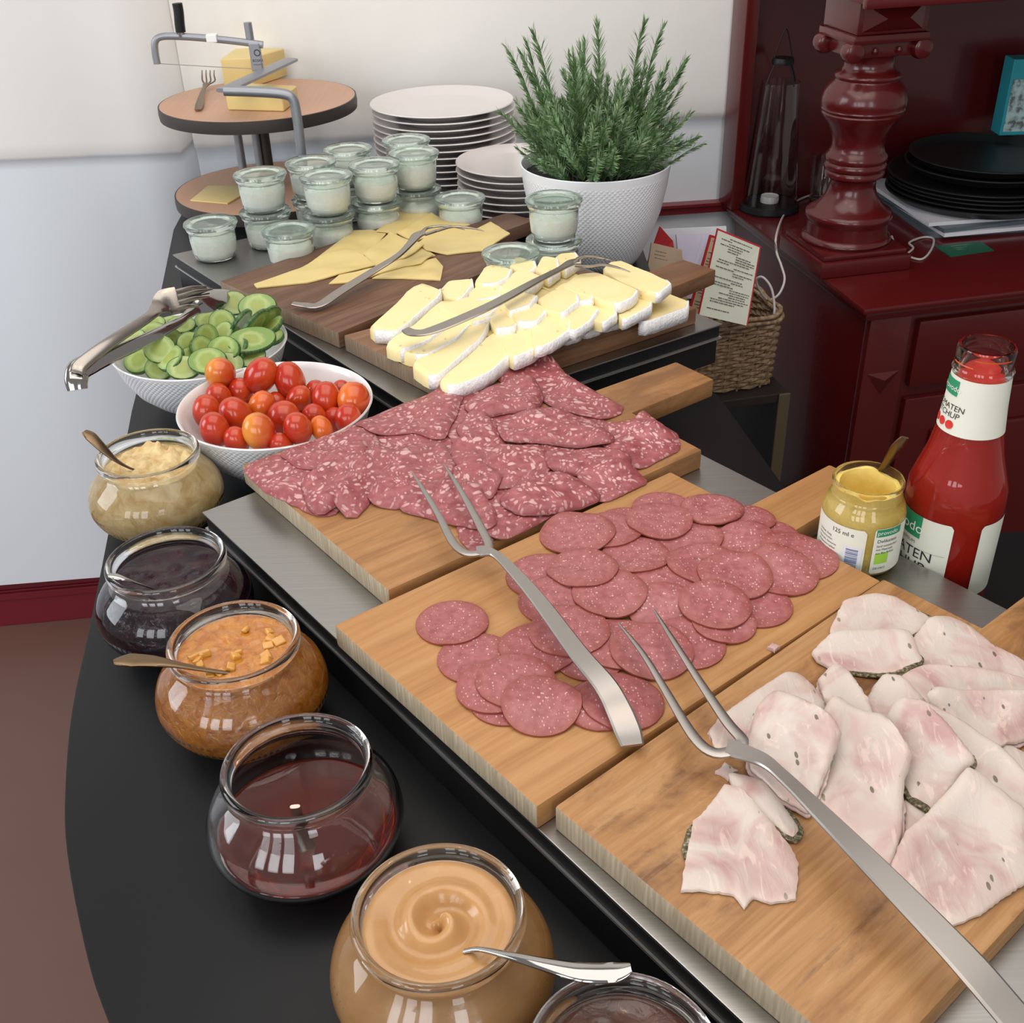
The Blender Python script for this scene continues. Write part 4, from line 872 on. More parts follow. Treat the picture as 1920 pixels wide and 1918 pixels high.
# ================================================================== big spread jars
def sp2(P, sm=3): return [tuple(p) for p in spline([(a, b, 0) for a, b in P], sm)]
JO = [(0, .0), (.036, .0), (.044, .002), (.058, .012), (.067, .026), (.0695, .038), (.0655, .053), (.056, .065), (.0495, .0715), (.0480, .0755), (.0500, .0775), (.0520, .0795), (.0527, .083), (.0520, .0865), (.0500, .0880)]
JI = [(.0478, .0875), (.0462, .0845), (.0455, .078), (.0468, .0712), (.0535, .0635), (.0628, .052), (.0665, .038), (.0642, .027), (.0555, .0145), (.042, .0055), (.034, .0042), (0, .004)]
def jin(z): 
    P = sorted([(b, a) for a, b in JI]); return float(np.interp(z, [p[0] for p in P], [p[1] for p in P]))
def jar(cpx, label, cmat, level, cname, amp=.002, fn=None, clabel=None):
    c = at(cpx[0], cpx[1], .085); o = empty('spread_jar', (c[0], c[1], TZ), label, 'jar', 'bulbous glass spread jars')
    prof = [p[:2] for p in sp2(JO, 3)] + [p[:2] for p in sp2(JI, 3)]
    prof[0] = (0, 0); prof[-1] = (0, .004); prof = [(max(a, 0), max(b, 0)) for a, b in prof]
    mb = MB(); mb.lathe(prof, 80); mb.v = [(x + c[0], y + c[1], z + TZ) for x, y, z in mb.v]; mb.build('glass_body', M['glass'], o, smooth=70)
    cp = [(0, .0046), (.033, .0048)] + [(jin(z) + (.0007 if cname != 'syrup' else -.0005), z) for z in np.linspace(.007, level, 16)]
    mb = MB(); seg = 72; mb.lathe(cp, seg); RL = cp[-1][0]; K = 22; V = []; F = []
    for k in range(K):
        rr = RL * (1 - k / K)
        for i in range(seg):
            a = 2 * PI * i / seg; x, y = rr * math.cos(a), rr * math.sin(a)
            e = min(1, (1 - rr / RL) * 5) if k else 0
            V.append((x, y, level + e * (fn(x, y) if fn else amp * mnoise.noise(Vector((x * 60, y * 60, cpx[0]))))))
    V.append((0, 0, level + (fn(0, 0) if fn else 0)))
    for k in range(K - 1):
        for i in range(seg): F.append((k * seg + i, k * seg + (i + 1) % seg, (k + 1) * seg + (i + 1) % seg, (k + 1) * seg + i))
    F += [((K - 1) * seg + i, (K - 1) * seg + (i + 1) % seg, K * seg) for i in range(seg)]
    mb.add(V, F); mb.v = [(x + c[0], y + c[1], z + TZ) for x, y, z in mb.v]
    ob = mb.build(cname, cmat, o, smooth=60, recalc=False)
    bm = bmesh.new(); bm.from_mesh(ob.data); bmesh.ops.remove_doubles(bm, verts=bm.verts, dist=1e-5); bmesh.ops.recalc_face_normals(bm, faces=bm.faces); bm.to_mesh(ob.data); bm.free()
    if clabel: ob['label'] = clabel
    return o, c
def spread(name, a, b, sc_=60, rough=.35, bmp=.002, **k):
    t = NT(name); n = t.noise(t.coord((1, 1, 1)), sc_, 4, .6, .6); return t.set(base=t.ramp(n, [(.35, a), (.65, b)]), rough=rough, normal=t.bump(n, bmp, .7), **k)
M['hummus'] = spread('hummus', (.55, .36, .14), (.70, .56, .30), 70, .55, .004, sss=.15, sscale=.004)
M['blue'] = spread('dark_berry_jam', (.006, .002, .006), (.03, .004, .012), 90, .14, .002, spec=.3)
M['apri'] = spread('orange_jam', (.40, .12, .010), (.56, .23, .03), 110, .14, .003, coat=.6, sss=.3, sscale=.006)
M['honey'] = NT('dark_red_syrup').set(base=(.22, .016, .006), rough=.03, trans=.72, ior=1.40, coat=.2)
M['pb'] = spread('peanut_spread', (.46, .235, .082), (.51, .275, .105), 40, .26, .0006, coat=.25)
M['choc'] = spread('chocolate_spread', (.06, .022, .014), (.11, .045, .03), 50, .2, .002, coat=.3)
def lump(x, y): return .009 * max(0, mnoise.noise(Vector((x * 45, y * 45, 2))) + .25) + .006 * mnoise.noise(Vector((x * 130, y * 130, 5))) + .006 * (math.hypot(x, y) < .03)
jar((277, 851), 'glass jar of beige chickpea spread beside the tomato bowl', M['hummus'], .070, 'chickpea_spread', fn=lump)
jar((311, 1050), 'glass jar of nearly black berry jam, second jar from the back', M['blue'], .066, 'berry_jam', .003)
def chunks(x, y): return .0025 * mnoise.noise(Vector((x * 90, y * 90, 8))) + .003 * max(0, mnoise.noise(Vector((x * 150, y * 150, 1))) - .15)
jo, jc = jar((438, 1202), 'glass jar of chunky orange jam between the dark jam and the syrup', M['apri'], .076, 'orange_jam', fn=chunks)
M['fruit'] = flat('candied_fruit', (.62, .29, .045), .2, coat=.5)
for k in range(16):
    a = random.uniform(0, 6.28); r_ = .035 * math.sqrt(random.random()); s_ = random.uniform(.003, .0052); mb = MB()
    q = np.array((jc[0] + r_ * math.cos(a), jc[1] + r_ * math.sin(a), TZ + .0765)); mm = Matrix.Translation(q) @ Matrix.Rotation(a * 3, 4, 'Z') @ Matrix.Rotation(.4, 4, 'X')
    mb.box((-s_, -s_ * .8, -s_ * .6), (s_, s_ * .8, s_ * .6), M=mm); mb.build('fruit_piece', M['fruit'], jo, bevel=.0012, smooth=60)
jar((557, 1437), 'glass jar with only a little dark red syrup left in it', M['honey'], .029, 'syrup', .0)
def swirl(x, y):
    r, a = math.hypot(x, y), math.atan2(y, x); g = max(0, 1 - r / .036)
    return (.0045 * math.sin(a * 1.0 + r * 260) * min(1, g * 2.2) + .003 * g * math.sin(2 * a + r * 120 + 1)) + .0012 * mnoise.noise(Vector((x * 40, y * 40, 3))) + .004 * max(0, r - .036) / .01
jar((822, 1713), 'glass jar of smooth peanut spread with a stirred swirl and a spoon', M['pb'], .0775, 'peanut_spread', fn=swirl)
jar((1170, 1990), 'glass jar of chocolate spread cut off by the bottom of the picture', M['choc'], .072, 'chocolate_spread', fn=lambda x, y: .006 * mnoise.noise(Vector((x * 40, y * 40, 7))) + .002)

# ================================================================== cutlery
def P3(lst): return [at(*p) for p in lst]
def spoon(name, pts, wid, thk, mat, label, cat='spoon', group='spoons in the spread jars', pw=.8, up=(0, 0, 1)):
    mb = MB(); pp = P3(pts); mb.sweep(pp, wid, thk, n=10, sm=6, pw=pw, up=up); c = sum(pp) / len(pp)
    o = mb.build(name, mat, None, tuple(c), smooth=70); return tag(o, label, cat, group)
spoon('spoon', [(870, 1784, .079), (900, 1780, .084), (955, 1792, .0935), (1020, 1808, .099), (1090, 1823, .102), (1150, 1824, .103), (1184, 1815, .106)], [.003, .0035, .005, .008, .0125, .013, .006], [.002, .0022, .0028, .003, .0034, .003, .002], M['chrome'], 'shiny spoon handle resting across the peanut spread jar rim')
spoon('spoon', [(430, 1262, .076), (380, 1255, .084), (330, 1246, .0925), (290, 1240, .098), (245, 1238, .103), (213, 1242, .105)], [.004, .005, .0075, .013, .0165, .006], [.002, .002, .0025, .003, .003, .002], M['brass'], 'bronze looking spoon handle sticking out left of the orange jam')
spoon('spoon', [(265, 885, .074), (240, 876, .084), (215, 861, .095), (190, 838, .108), (170, 818, .118), (158, 809, .122)], [.004, .005, .007, .0115, .013, .007], [.002, .002, .0025, .003, .003, .002], M['brass'], 'bronze looking spoon handle sticking out of the chickpea spread')
spoon('spoon', [(290, 1105, .066), (262, 1095, .080), (235, 1086, .0905), (212, 1080, .094), (202, 1080, .095)], [.004, .004, .006, .008, .005], [.002, .002, .0025, .003, .002], M['chrome'], 'spoon handle end just above the rim of the dark jam')
spoon('spoon', [(585, 1640, .012), (575, 1590, .03), (560, 1535, .055), (553, 1512, .072)], [.016, .012, .008, .007], [.002, .0025, .003, .003], M['steel'], 'dark spoon standing inside the syrup jar')
def fork(name, hpts, tin, hw, ht, tw, label, group, mat=M['steel_satin'], cat='fork'):
    def fit(pts):
        out = []
        for (x, y, z) in pts:
            q = at(x, y, z)
            for _ in range(3): q = at(x, y, max(z, hf(q[0], q[1]) + .0035))
            out.append(q)
        return out
    hp = fit(hpts); c = sum(hp) / len(hp); o = empty(name, tuple(c), label, cat, group)
    mb = MB(); mb.sweep(hp, hw, ht, n=12, sm=5, pw=.45); mb.build('handle', mat, o, smooth=22)
    for tpt in tin:
        mb = MB(); mb.sweep(fit(tpt), tw, [.0035, .0035, .003, .0025, .001], n=8, sm=5, pw=.7); mb.build('tine', mat, o, smooth=60)
    return o
fork('serving_fork', [(1186, 1398, .087), (1176, 1368, .088), (1160, 1330, .093), (1135, 1285, .101), (1085, 1225, .105), (1010, 1125, .106), (960, 1068, .104), (930, 1040, .102), (908, 1034, .101), (893, 1034, .101)],
     [[(905, 1036, .101), (876, 1038, .101), (850, 1018, .101), (822, 965, .102), (796, 922, .102), (773, 886, .098)], [(900, 1036, .101), (917, 1024, .101), (902, 990, .101), (878, 945, .102), (855, 905, .102), (832, 870, .098)]],
     [.016, .0195, .0195, .0185, .017, .0145, .012, .0095, .0085, .015, .012], [.002, .0025, .0025, .0028, .003, .003, .003, .003, .0035, .004], [.008, .0082, .0078, .0062, .0045, .0015],
     'big two tined steel fork lying from the marbled salami across the fine salami', 'two tined steel serving forks')
fork('serving_fork', [(1990, 2010, .100), (1900, 1905, .106), (1800, 1790, .112), (1640, 1625, .112), (1530, 1515, .108), (1468, 1455, .103), (1430, 1425, .100), (1385, 1408, .098), (1362, 1402, .098)],
     [[(1385, 1405, .098), (1340, 1412, .098), (1300, 1380, .098), (1248, 1295, .099), (1205, 1225, .100), (1160, 1169, .098)], [(1380, 1400, .098), (1392, 1388, .098), (1362, 1352, .098), (1310, 1275, .099), (1262, 1200, .100), (1226, 1143, .098)]],
     [.019, .0205, .0205, .018, .0145, .011, .010, .013, .016, .015], [.003, .003, .003, .003, .003, .003, .0035, .0035, .004], [.009, .009, .008, .0062, .0045, .0015],
     'big two tined steel fork lying over the white roast slices, handle leaving the picture', 'two tined steel serving forks')
fork('serving_fork', [(760, 617, .12), (775, 624, .118), (805, 621, .121), (860, 600, .125), (930, 568, .128), (1000, 530, .130), (1045, 507, .131), (1070, 493, .132), (1085, 490, .132)],
     [[(1075, 494, .132), (1088, 483, .134), (1105, 480, .135), (1130, 484, .134), (1153, 489, .130)], [(1080, 498, .132), (1105, 499, .134), (1130, 496, .135), (1155, 501, .134), (1182, 510, .130)]],
     [.012, .018, .0195, .0195, .018, .016, .012, .010, .017, .016], [.002, .0025, .0025, .0028, .003, .003, .003, .003, .0035], [.0075, .0075, .006, .0045, .0015],
     'two tined steel fork lying on the white rind cheese slices', 'two tined steel serving forks', M['steel'])
fork('serving_fork', [(548, 569, .088), (570, 572, .086), (598, 572, .086), (640, 545, .092), (700, 508, .100), (745, 480, .108), (768, 458, .112), (783, 441, .114), (795, 436, .115)],
     [[(790, 440, .115), (800, 428, .117), (825, 424, .118), (850, 425, .117), (872, 431, .112)], [(797, 440, .115), (822, 432, .117), (850, 425, .118), (880, 427, .117), (908, 433, .112)]],
     [.010, .014, .017, .017, .016, .013, .010, .013, .019, .016], [.002, .0025, .0025, .0028, .003, .003, .003, .003, .0035], [.007, .006, .005, .004, .0015],
     'two tined steel fork lying on the thin yellow cheese slices', 'two tined steel serving forks', M['steel'])
# salad tongs
tg = empty('salad_tongs', tuple(at(300, 620, .1)), 'shiny salad tongs with fork and spoon ends across the cucumber bowl', 'tongs')
UPT = (.25, -.80, .50)
def arm_(nm, pts, w_, t_, mt, pw=.75):
    mb = MB(); mb.sweep(P3(pts), w_, t_, n=12, sm=5, pw=pw, up=UPT); return mb.build(nm, mt, tg, smooth=60)
arm_('spoon_arm', [(146, 731, .096), (143, 712, .106), (148, 694, .114), (170, 682, .117), (215, 663, .116), (280, 634, .114), (330, 607, .113), (350, 592, .114), (368, 578, .115), (388, 568, .115), (410, 557, .112), (430, 547, .107)],
     [.022, .026, .027, .024, .018, .0155, .012, .0105, .017, .027, .026, .008], [.012, .013, .011, .008, .006, .005, .005, .005, .004, .004, .004, .003], M['chrome'])
arm_('fork_arm', [(144, 700, .116), (152, 685, .122), (200, 647, .130), (250, 614, .133), (282, 592, .135), (295, 578, .136), (310, 567, .137), (333, 563, .136)], [.018, .017, .0145, .0125, .012, .017, .033, .034], [.006, .006, .005, .004, .004, .004, .004, .003], M['steel'])
for a, b in (((330, 547), (387, 537)), ((333, 557), (398, 542)), ((334, 568), (392, 556)), ((332, 579), (372, 574))):
    arm_('fork_tine', [(*a, .134), ((a[0] + b[0]) / 2, (a[1] + b[1]) / 2 - 2, .132), (*b, .125)], [.0062, .0055, .002], [.003, .003, .002], M['steel'])
# ================================================================== small lidded jars
M['cream'] = spread('herb_cream', (.90, .90, .82), (.95, .95, .90), 90, .6, .003)
SJO = [(0, 0), (.028, 0), (.0315, .003), (.0335, .012), (.0352, .030), (.0352, .040), (.0345, .043), (.0375, .0455), (.0385, .048), (.0375, .0500)]
SJI = [(.0345, .0500), (.0325, .046), (.0325, .040), (.0328, .030), (.0312, .012), (.029, .0055), (.024, .0038), (0, .0036)]
SLD = [(0, .0497), (.029, .0497), (.0305, .0508), (.0395, .0508), (.0412, .0535), (.0405, .0565), (.037, .0580), (.031, .0578), (.0285, .0555), (.0265, .0537), (0, .0535)]
def small_jar(x, y, z0, label, lvl=.034, proto=[None]):
    o = empty('lidded_glass_jar', (x, y, TZ + z0), label, 'jar', 'small lidded jars of white cream')
    if proto[0] is None:
        a = MB(); a.lathe(SJO + SJI, 40); a = a.build('jar_body', M['glass_green'], o, smooth=50, world=False)
        b = MB(); b.lathe(SLD, 40); b = b.build('glass_lid', M['glass_lid'], o, smooth=40, world=False)
        proto[0] = (a, b)
    else:
        for q in proto[0]: c = q.copy(); COL.objects.link(c); c.parent = o
    seed = x * 31 + y * 17; seg = 36; mb = MB(); cp = [(0, .0040), (.027, .0044), (.0315, .012), (.0330, .024), (.0331, lvl - .004), (.0331, lvl)]
    mb.lathe(cp, seg); K = 8; V = []; RL = .0331
    for k in range(K):
        rr = RL * (1 - k / K)
        for i in range(seg):
            t_ = 2 * PI * i / seg; xx, yy = rr * math.cos(t_), rr * math.sin(t_); e = min(1, (1 - rr / RL) * 3)
            V.append((xx, yy, lvl + e * (.007 * mnoise.noise(Vector((xx * 55, yy * 55, seed))) + .004)))
    V.append((0, 0, lvl + .004 + .007 * mnoise.noise(Vector((0, 0, seed)))))
    F = [(k * seg + i, k * seg + (i + 1) % seg, (k + 1) * seg + (i + 1) % seg, (k + 1) * seg + i) for k in range(K - 1) for i in range(seg)] + [((K - 1) * seg + i, (K - 1) * seg + (i + 1) % seg, K * seg) for i in range(seg)]
    mb.add(V, F); ob = mb.build('white_cream', M['cream'], o, smooth=60, world=False, recalc=False)
    bm = bmesh.new(); bm.from_mesh(ob.data); bmesh.ops.remove_doubles(bm, verts=bm.verts, dist=1e-5); bmesh.ops.recalc_face_normals(bm, faces=bm.faces); bm.to_mesh(ob.data); bm.free()
    return o
JH = .0583
SJ = [(-.449, 1.686, 0, 'small lidded jar standing alone at the front left corner of the rear tray'), (-.322, 1.640, 0, 'small lidded jar standing alone at the front, its base behind the dark board'),
 (-.373, 1.736, 0, 'lower small jar of the stack beside the lower cheese disc'), (-.373, 1.736, 1, 'upper small jar of the stack beside the lower cheese disc'),
 (-.270, 1.712, 0, 'lower small jar of the middle front stack'), (-.268, 1.712, 1, 'upper small jar of the middle front stack, tallest in front'),
 (-.300, 1.794, 0, 'lower small jar of the stack behind the front stacks'), (-.302, 1.794, 1, 'upper small jar peeking between the two front stacks'),
 (-.200, 1.768, 0, 'lower small jar of the stack right of the middle'), (-.199, 1.768, 1, 'upper small jar of the stack right of the middle'),
 (-.252, 1.868, 0, 'lower small jar of the stack farthest back left'), (-.252, 1.868, 1, 'upper small jar of the stack farthest back, below the cheese slicer'),
 (-.140, 1.830, 0, 'lower small jar of the stack in front of the tall plate stack'), (-.140, 1.830, 1, 'upper small jar of the stack in front of the tall plate stack'),
 (-.158, 1.914, 0, 'lower small jar hidden behind the rightmost tall jar stack'), (-.158, 1.914, 1, 'upper small jar whose lid shows above the rightmost tall jar stack'),
 (-.067, 1.772, 0, 'single small jar at the right, beside the dark board handle'),
 (.073, 1.555, 0, 'lower small jar of the pair in front of the plant pot'), (.073, 1.555, 1, 'upper small jar of the pair in front of the plant pot'),
 (.010, 1.506, 0, 'small lidded jar sunk between the two cheese boards')]
for x, y, k, lb in SJ: small_jar(x, y, .057 + k * JH, lb, .030 + .008 * random.random())

# ================================================================== plates
def plate_stack(cx, cy, R, pitch, n, names, group, jit):
    s = R / .135; prof = [(0, .004), (.073, .004), (.075, 0), (.082, 0), (.09, .006), (.112, .0135), (.134, .0185), (.1352, .0198), (.134, .0212), (.11, .0165), (.099, .0135), (.088, .0118), (0, .0115)]
    prof = [(a * s, b) for a, b in prof]; mb = MB(); mb.lathe(prof, 72); p0 = None
    for i in range(n):
        loc = (cx + random.uniform(-jit, jit), cy + random.uniform(-jit, jit), TZ + pitch * i)
        if p0 is None: o = p0 = mb.build('plate', M['plate'], None, (0, 0, 0), smooth=50)
        else: o = p0.copy(); COL.objects.link(o)
        o.location = loc; tag(o, names(n - i), 'plate', group)
ORD = ['', 'topmost', 'second', 'third', 'fourth', 'fifth', 'sixth', 'seventh', 'eighth', 'ninth', 'tenth', 'eleventh', 'twelfth', 'thirteenth', 'fourteenth', 'fifteenth']
plate_stack(-.105, 2.170, .135, .0121, 14, lambda k: f"large white plate, {ORD[k]}{' from the top' if k > 1 else ''} in the tall stack", 'tall stack of large white plates', .0018)
plate_stack(.030, 1.972, .108, .0121, 9, lambda k: f"smaller white plate, {ORD[k]}{' from the top' if k > 1 else ''} in the low stack beside the plant", 'low stack of smaller white plates', .0015)

# ================================================================== potted rosemary
pc = (.150, 1.780); pot = empty('potted_rosemary', (pc[0], pc[1], TZ), 'rosemary plant in a white beaded ceramic pot', 'potted plant')
pp = [(0, .003), (.062, .003), (.064, 0), (.069, .001), (.076, .012), (.092, .045), (.106, .085), (.1145, .125), (.1185, .155), (.1192, .1605), (.1178, .1615), (.1160, .160), (.1125, .130), (.110, .120), (0, .119)]
mb = MB(); mb.lathe(pp, 96); mb.build('pot', M['pot_out'], pot, smooth=60, world=False)
t = NT('dark_potting_soil'); n = t.noise(t.coord((1, 1, 1)), 140, 4); M['soil'] = t.set(base=t.ramp(n, [(.3, (.012, .012, .014)), (.7, (.06, .06, .065))]), rough=.7, normal=t.bump(n, .006, 1))
M['leaf'] = None
t = NT('rosemary_leaf'); n = t.noise(t.coord((1, 1, 1), rnd=2), 60, 2); M['leaf'] = t.set(base=t.ramp(n, [(.3, (.07, .15, .05)), (.47, (.15, .27, .11)), (.62, (.33, .45, .27))]), rough=.5, spec=.3)
M['stem'] = flat('rosemary_stem', (.10, .15, .06), .6)
mb = MB(); V = [(0, 0, .148)]; seg = 40
for k in range(1, 9):
    for i in range(seg):
        r_ = .1125 * k / 8; a = 2 * PI * i / seg; V.append((r_ * math.cos(a), r_ * math.sin(a), .142 + .006 * mnoise.noise(Vector((r_ * math.cos(a) * 60, r_ * math.sin(a) * 60, 4)))))
F = [(0, 1 + i, 1 + (i + 1) % seg) for i in range(seg)] + [(1 + (k - 1) * seg + i, 1 + k * seg + i, 1 + k * seg + (i + 1) % seg, 1 + (k - 1) * seg + (i + 1) % seg) for k in range(1, 8) for i in range(seg)]
mb.add(V, F); mb.build('soil', M['soil'], pot, smooth=60, world=False, recalc=False)
def sprig(L, bend, seedn):
    rg = random.Random(seedn); P = []; N = 9
    for k in range(N + 1):
        s_ = k / N; P.append(np.array((bend * L * s_ ** 1.8 + .004 * math.sin(s_ * 7 + seedn), .004 * math.sin(s_ * 5 + 2 * seedn), L * s_ * (1 - .18 * bend * s_))))
    mb = MB(); mb.sweep(P, [.0022, .0018, .001], [.0022, .0018, .001], n=4, sm=1, m=1)
    nodes = int(L / .0040); SP = spline(P, 6)
    for q in range(nodes):
        s_ = .12 + .88 * q / nodes; i = min(int(s_ * (len(SP) - 1)), len(SP) - 2); p = SP[i]; tn = SP[i + 1] - SP[i]; tn /= np.linalg.norm(tn)
        for h in range(3):
            a = q * 2.1 + h * 2.09 + rg.uniform(-.4, .4); e1 = np.cross(tn, (0.3, .9, .1)); e1 /= np.linalg.norm(e1); e2 = np.cross(tn, e1); rad_ = math.cos(a) * e1 + math.sin(a) * e2
            ll = rg.uniform(.017, .027) * (1 - .35 * max(0, s_ - .8) / .2); up_ = rg.uniform(.75, 1.5) + (1.1 if s_ > .9 else 0)
            d = rad_ + tn * up_; d /= np.linalg.norm(d); sd = np.cross(d, rad_ + tn * .1); sd /= np.linalg.norm(sd) + 1e-9; wv = rg.uniform(.0011, .0017)
            m_ = p + d * ll * .5 + tn * .0015; e_ = p + d * ll + tn * .003 * rg.random()
            mb.add([p - sd * wv * .5, p + sd * wv * .5, m_ + sd * wv, e_, m_ - sd * wv], [(0, 1, 2, 4), (4, 2, 3)], 0)
    me = bpy.data.meshes.new('sprig'); me.from_pydata(mb.v, [], mb.f); me.polygons.foreach_set('material_index', mb.m); me.materials.append(M['leaf']); me.materials.append(M['stem']); return me
SPM = [sprig(.125 + .0090 * k, .05 + .04 * (k % 5), k) for k in range(12)]
rg = random.Random(5)
for k in range(150):
    r_ = .066 * math.sqrt(rg.random()); a = rg.uniform(0, 2 * PI); me = SPM[k % 12]
    o = bpy.data.objects.new('sprig', me); COL.objects.link(o); o.parent = pot; o.location = (r_ * math.cos(a), r_ * math.sin(a), .140)
    lean = r_ / .066; sc_ = rg.uniform(.62, .98) * (1.02 - .22 * lean ** 2); o.scale = (sc_, sc_, sc_)
    o.rotation_euler = (0, rg.uniform(-.06, .14) + .42 * lean ** 1.5, a + rg.uniform(-.6, .6))
for (ax, tilt, s_, k) in [(rg.uniform(0, 6.28), rg.uniform(.55, 1.0), rg.uniform(.5, .75), rg.randrange(6)) for q in range(34)] + list(((PI * 1.02, .36, .95, 11), (PI * .95, .28, .95, 10), (PI * 1.08, .20, 1.0, 11), (0.05, .20, .98, 11), (-.1, .28, .92, 9), (.3, .12, .98, 11), (0.0, .95, .55, 6), (-.25, 1.05, .6, 5), (PI * 1.5, .55, .5, 3), (PI * 1.25, .9, .45, 2), (-.6, .8, .5, 4), (PI, .2, .98, 8), (1.5, .1, .98, 10), (-1.6, .3, .8, 7))):
    o = bpy.data.objects.new('sprig', SPM[k]); COL.objects.link(o); o.parent = pot; o.location = ((.03 + .05 * min(1, tilt)) * math.cos(ax), (.03 + .05 * min(1, tilt)) * math.sin(ax), .146); o.scale = (s_,) * 3; o.rotation_euler = (0, tilt, ax)

# ================================================================== cheese slicer stand
t = NT('beech_veneer'); n = t.noise(t.coord((160, 7, 7)), 1, 3); M['beech'] = t.set(base=t.mix(n, (.46, .25, .15), (.56, .33, .22)), rough=.4)
M['band'] = flat('dark_edge_band', (.035, .027, .023), .5)
sc = (-.440, 2.128); sl = empty('cheese_slicer', (sc[0], sc[1], TZ), 'two tier wooden disc stand with a grey wire cheese cutter', 'cheese slicer')
for z, nm in ((.178, 'upper_disc'), (.018, 'lower_disc')):
    mb = MB(); mb.lathe([(0, z + .0205), (.176, .0205 + z), (.176, z + .022), (0, z + .022)], 96); mb.v = [(x + sc[0], y + sc[1], q + TZ) for x, y, q in mb.v]; d_ = mb.build(nm, M['beech'], sl, smooth=30)
    mb = MB(); mb.lathe([(0, z), (.175, z), (.1785, z + .001), (.1795, z + .011), (.1785, z + .0215), (.176, z + .0218), (.176, z + .0204), (0, z + .0204)], 96); mb.v = [(x + sc[0], y + sc[1], q + TZ) for x, y, q in mb.v]; mb.build('edge_band', M['band'], d_, smooth=50)
def tube(name, pts, r, mat, par, n=10, sm=5, cl=False):
    mb = MB(); mb.sweep(pts, 2 * r, 2 * r, n=n, sm=sm, closed=cl, up=(0, 1, 0)); return mb.build(name, mat, par, smooth=60)
cc = lambda x, y, z: np.array((sc[0] + x, sc[1] + y, TZ + z))
tube('centre_post', [cc(0, 0, .038), cc(0, 0, .1), cc(0, 0, .179)], .011, M['band'], sl, sm=1)
tube('centre_post', [cc(-.012, -.012, .038), cc(-.012, -.012, .1), cc(-.012, -.012, .179)], .007, M['grey_metal'], sl, sm=1)
tube('rear_post', [cc(-.052, .02, .038), cc(-.052, .02, .1), cc(-.052, .02, .179)], .0078, M['grey_metal'], sl, sm=1)
for q in range(3):
    a = 1.2 + q * 2.1; tube('foot', [cc(.13 * math.cos(a), .13 * math.sin(a), 0), cc(.13 * math.cos(a), .13 * math.sin(a), .01), cc(.13 * math.cos(a), .13 * math.sin(a), .019)], .012, M['band'], sl, sm=1)
Yf = 1.938
g1 = [atY(567, 330, Yf), atY(563, 270, Yf), atY(556, 215, Yf), atY(549, 186, Yf), atY(531, 176, Yf), atY(480, 172, Yf), atY(420, 170, Yf)]
g1[0][2] = TZ + .01
tube('guide_rod', g1, .0085, M['grey_metal'], sl)
zt = g1[-1][2] - TZ
pe = at(545, 112, zt)
mb = MB(); mb.sweep([g1[-1], (g1[-1] + pe) / 2, pe], .030, .007, n=8, sm=1, pw=.5); mb.build('guide_bar', M['grey_metal'], sl, smooth=40)
pm = at(484, 128, zt); 
Yb = pm[1]
mb = MB(); a_, b_ = atY(494, 132, Yb), atY(466, 80, Yb)
mb.box((b_[0], Yb - .006, a_[2]), (a_[0], Yb + .006, b_[2])); blk = mb.build('hinge_block', M['grey_metal'], sl, smooth=0, bevel=.002)
arm = [atY(493, 84, Yb), atY(440, 77, Yb), atY(380, 71, Yb), atY(330, 68, Yb), atY(302, 69, Yb), atY(291, 78, Yb), atY(291, 98, Yb), atY(295, 120, Yb)]
mb = MB(); mb.sweep(arm, .012, .0105, n=8, sm=4, pw=.6, up=(0, 1, 0)); mb.build('cutting_arm', M['grey_metal'], sl, smooth=50)
tube('arm_post', [atY(470, 80, Yb + .01), atY(467, 60, Yb + .01), atY(464, 42, Yb + .01)], .0072, M['grey_metal'], sl, sm=1)
tube('cutting_wire', [atY(295, 119, Yb), atY(380, 124, Yb), atY(474, 129, Yb)], .0007, M['grey_metal'], sl, n=6, sm=1)
tube('grip', [atY(339, 60, Yb), atY(337, 45, Yb), atY(335, 22, Yb), atY(332, 6, Yb)], .0088, M['side_black'], sl)
tube('grip_stud', [atY(340, 69, Yb), atY(339, 59, Yb)], .006, M['chrome'], sl, sm=1)
a_, b_ = atY(409, 78, Yb), atY(387, 64, Yb); mb = MB(); mb.box((b_[0], Yb - .009, a_[2]), (a_[0], Yb + .009, b_[2])); M['white_plastic'] = flat('white_plastic', (.85, .85, .85), .4); mb.build('white_sleeve', M['white_plastic'], sl, smooth=0, bevel=.0015)

# ---- text helper
def text2d(s, size, font_scale=1.0):
    cu = bpy.data.curves.new('t', 'FONT'); cu.body = s; cu.size = size; cu.resolution_u = 3; cu.align_x = 'LEFT'
    o = bpy.data.objects.new('t', cu); COL.objects.link(o); dg = bpy.context.evaluated_depsgraph_get(); me = bpy.data.meshes.new_from_object(o.evaluated_get(dg))
    V = [(v.co.x, v.co.y) for v in me.vertices]; F = [tuple(p.vertices) for p in me.polygons]
    bpy.data.objects.remove(o); bpy.data.curves.remove(cu); bpy.data.meshes.remove(me); return V, F
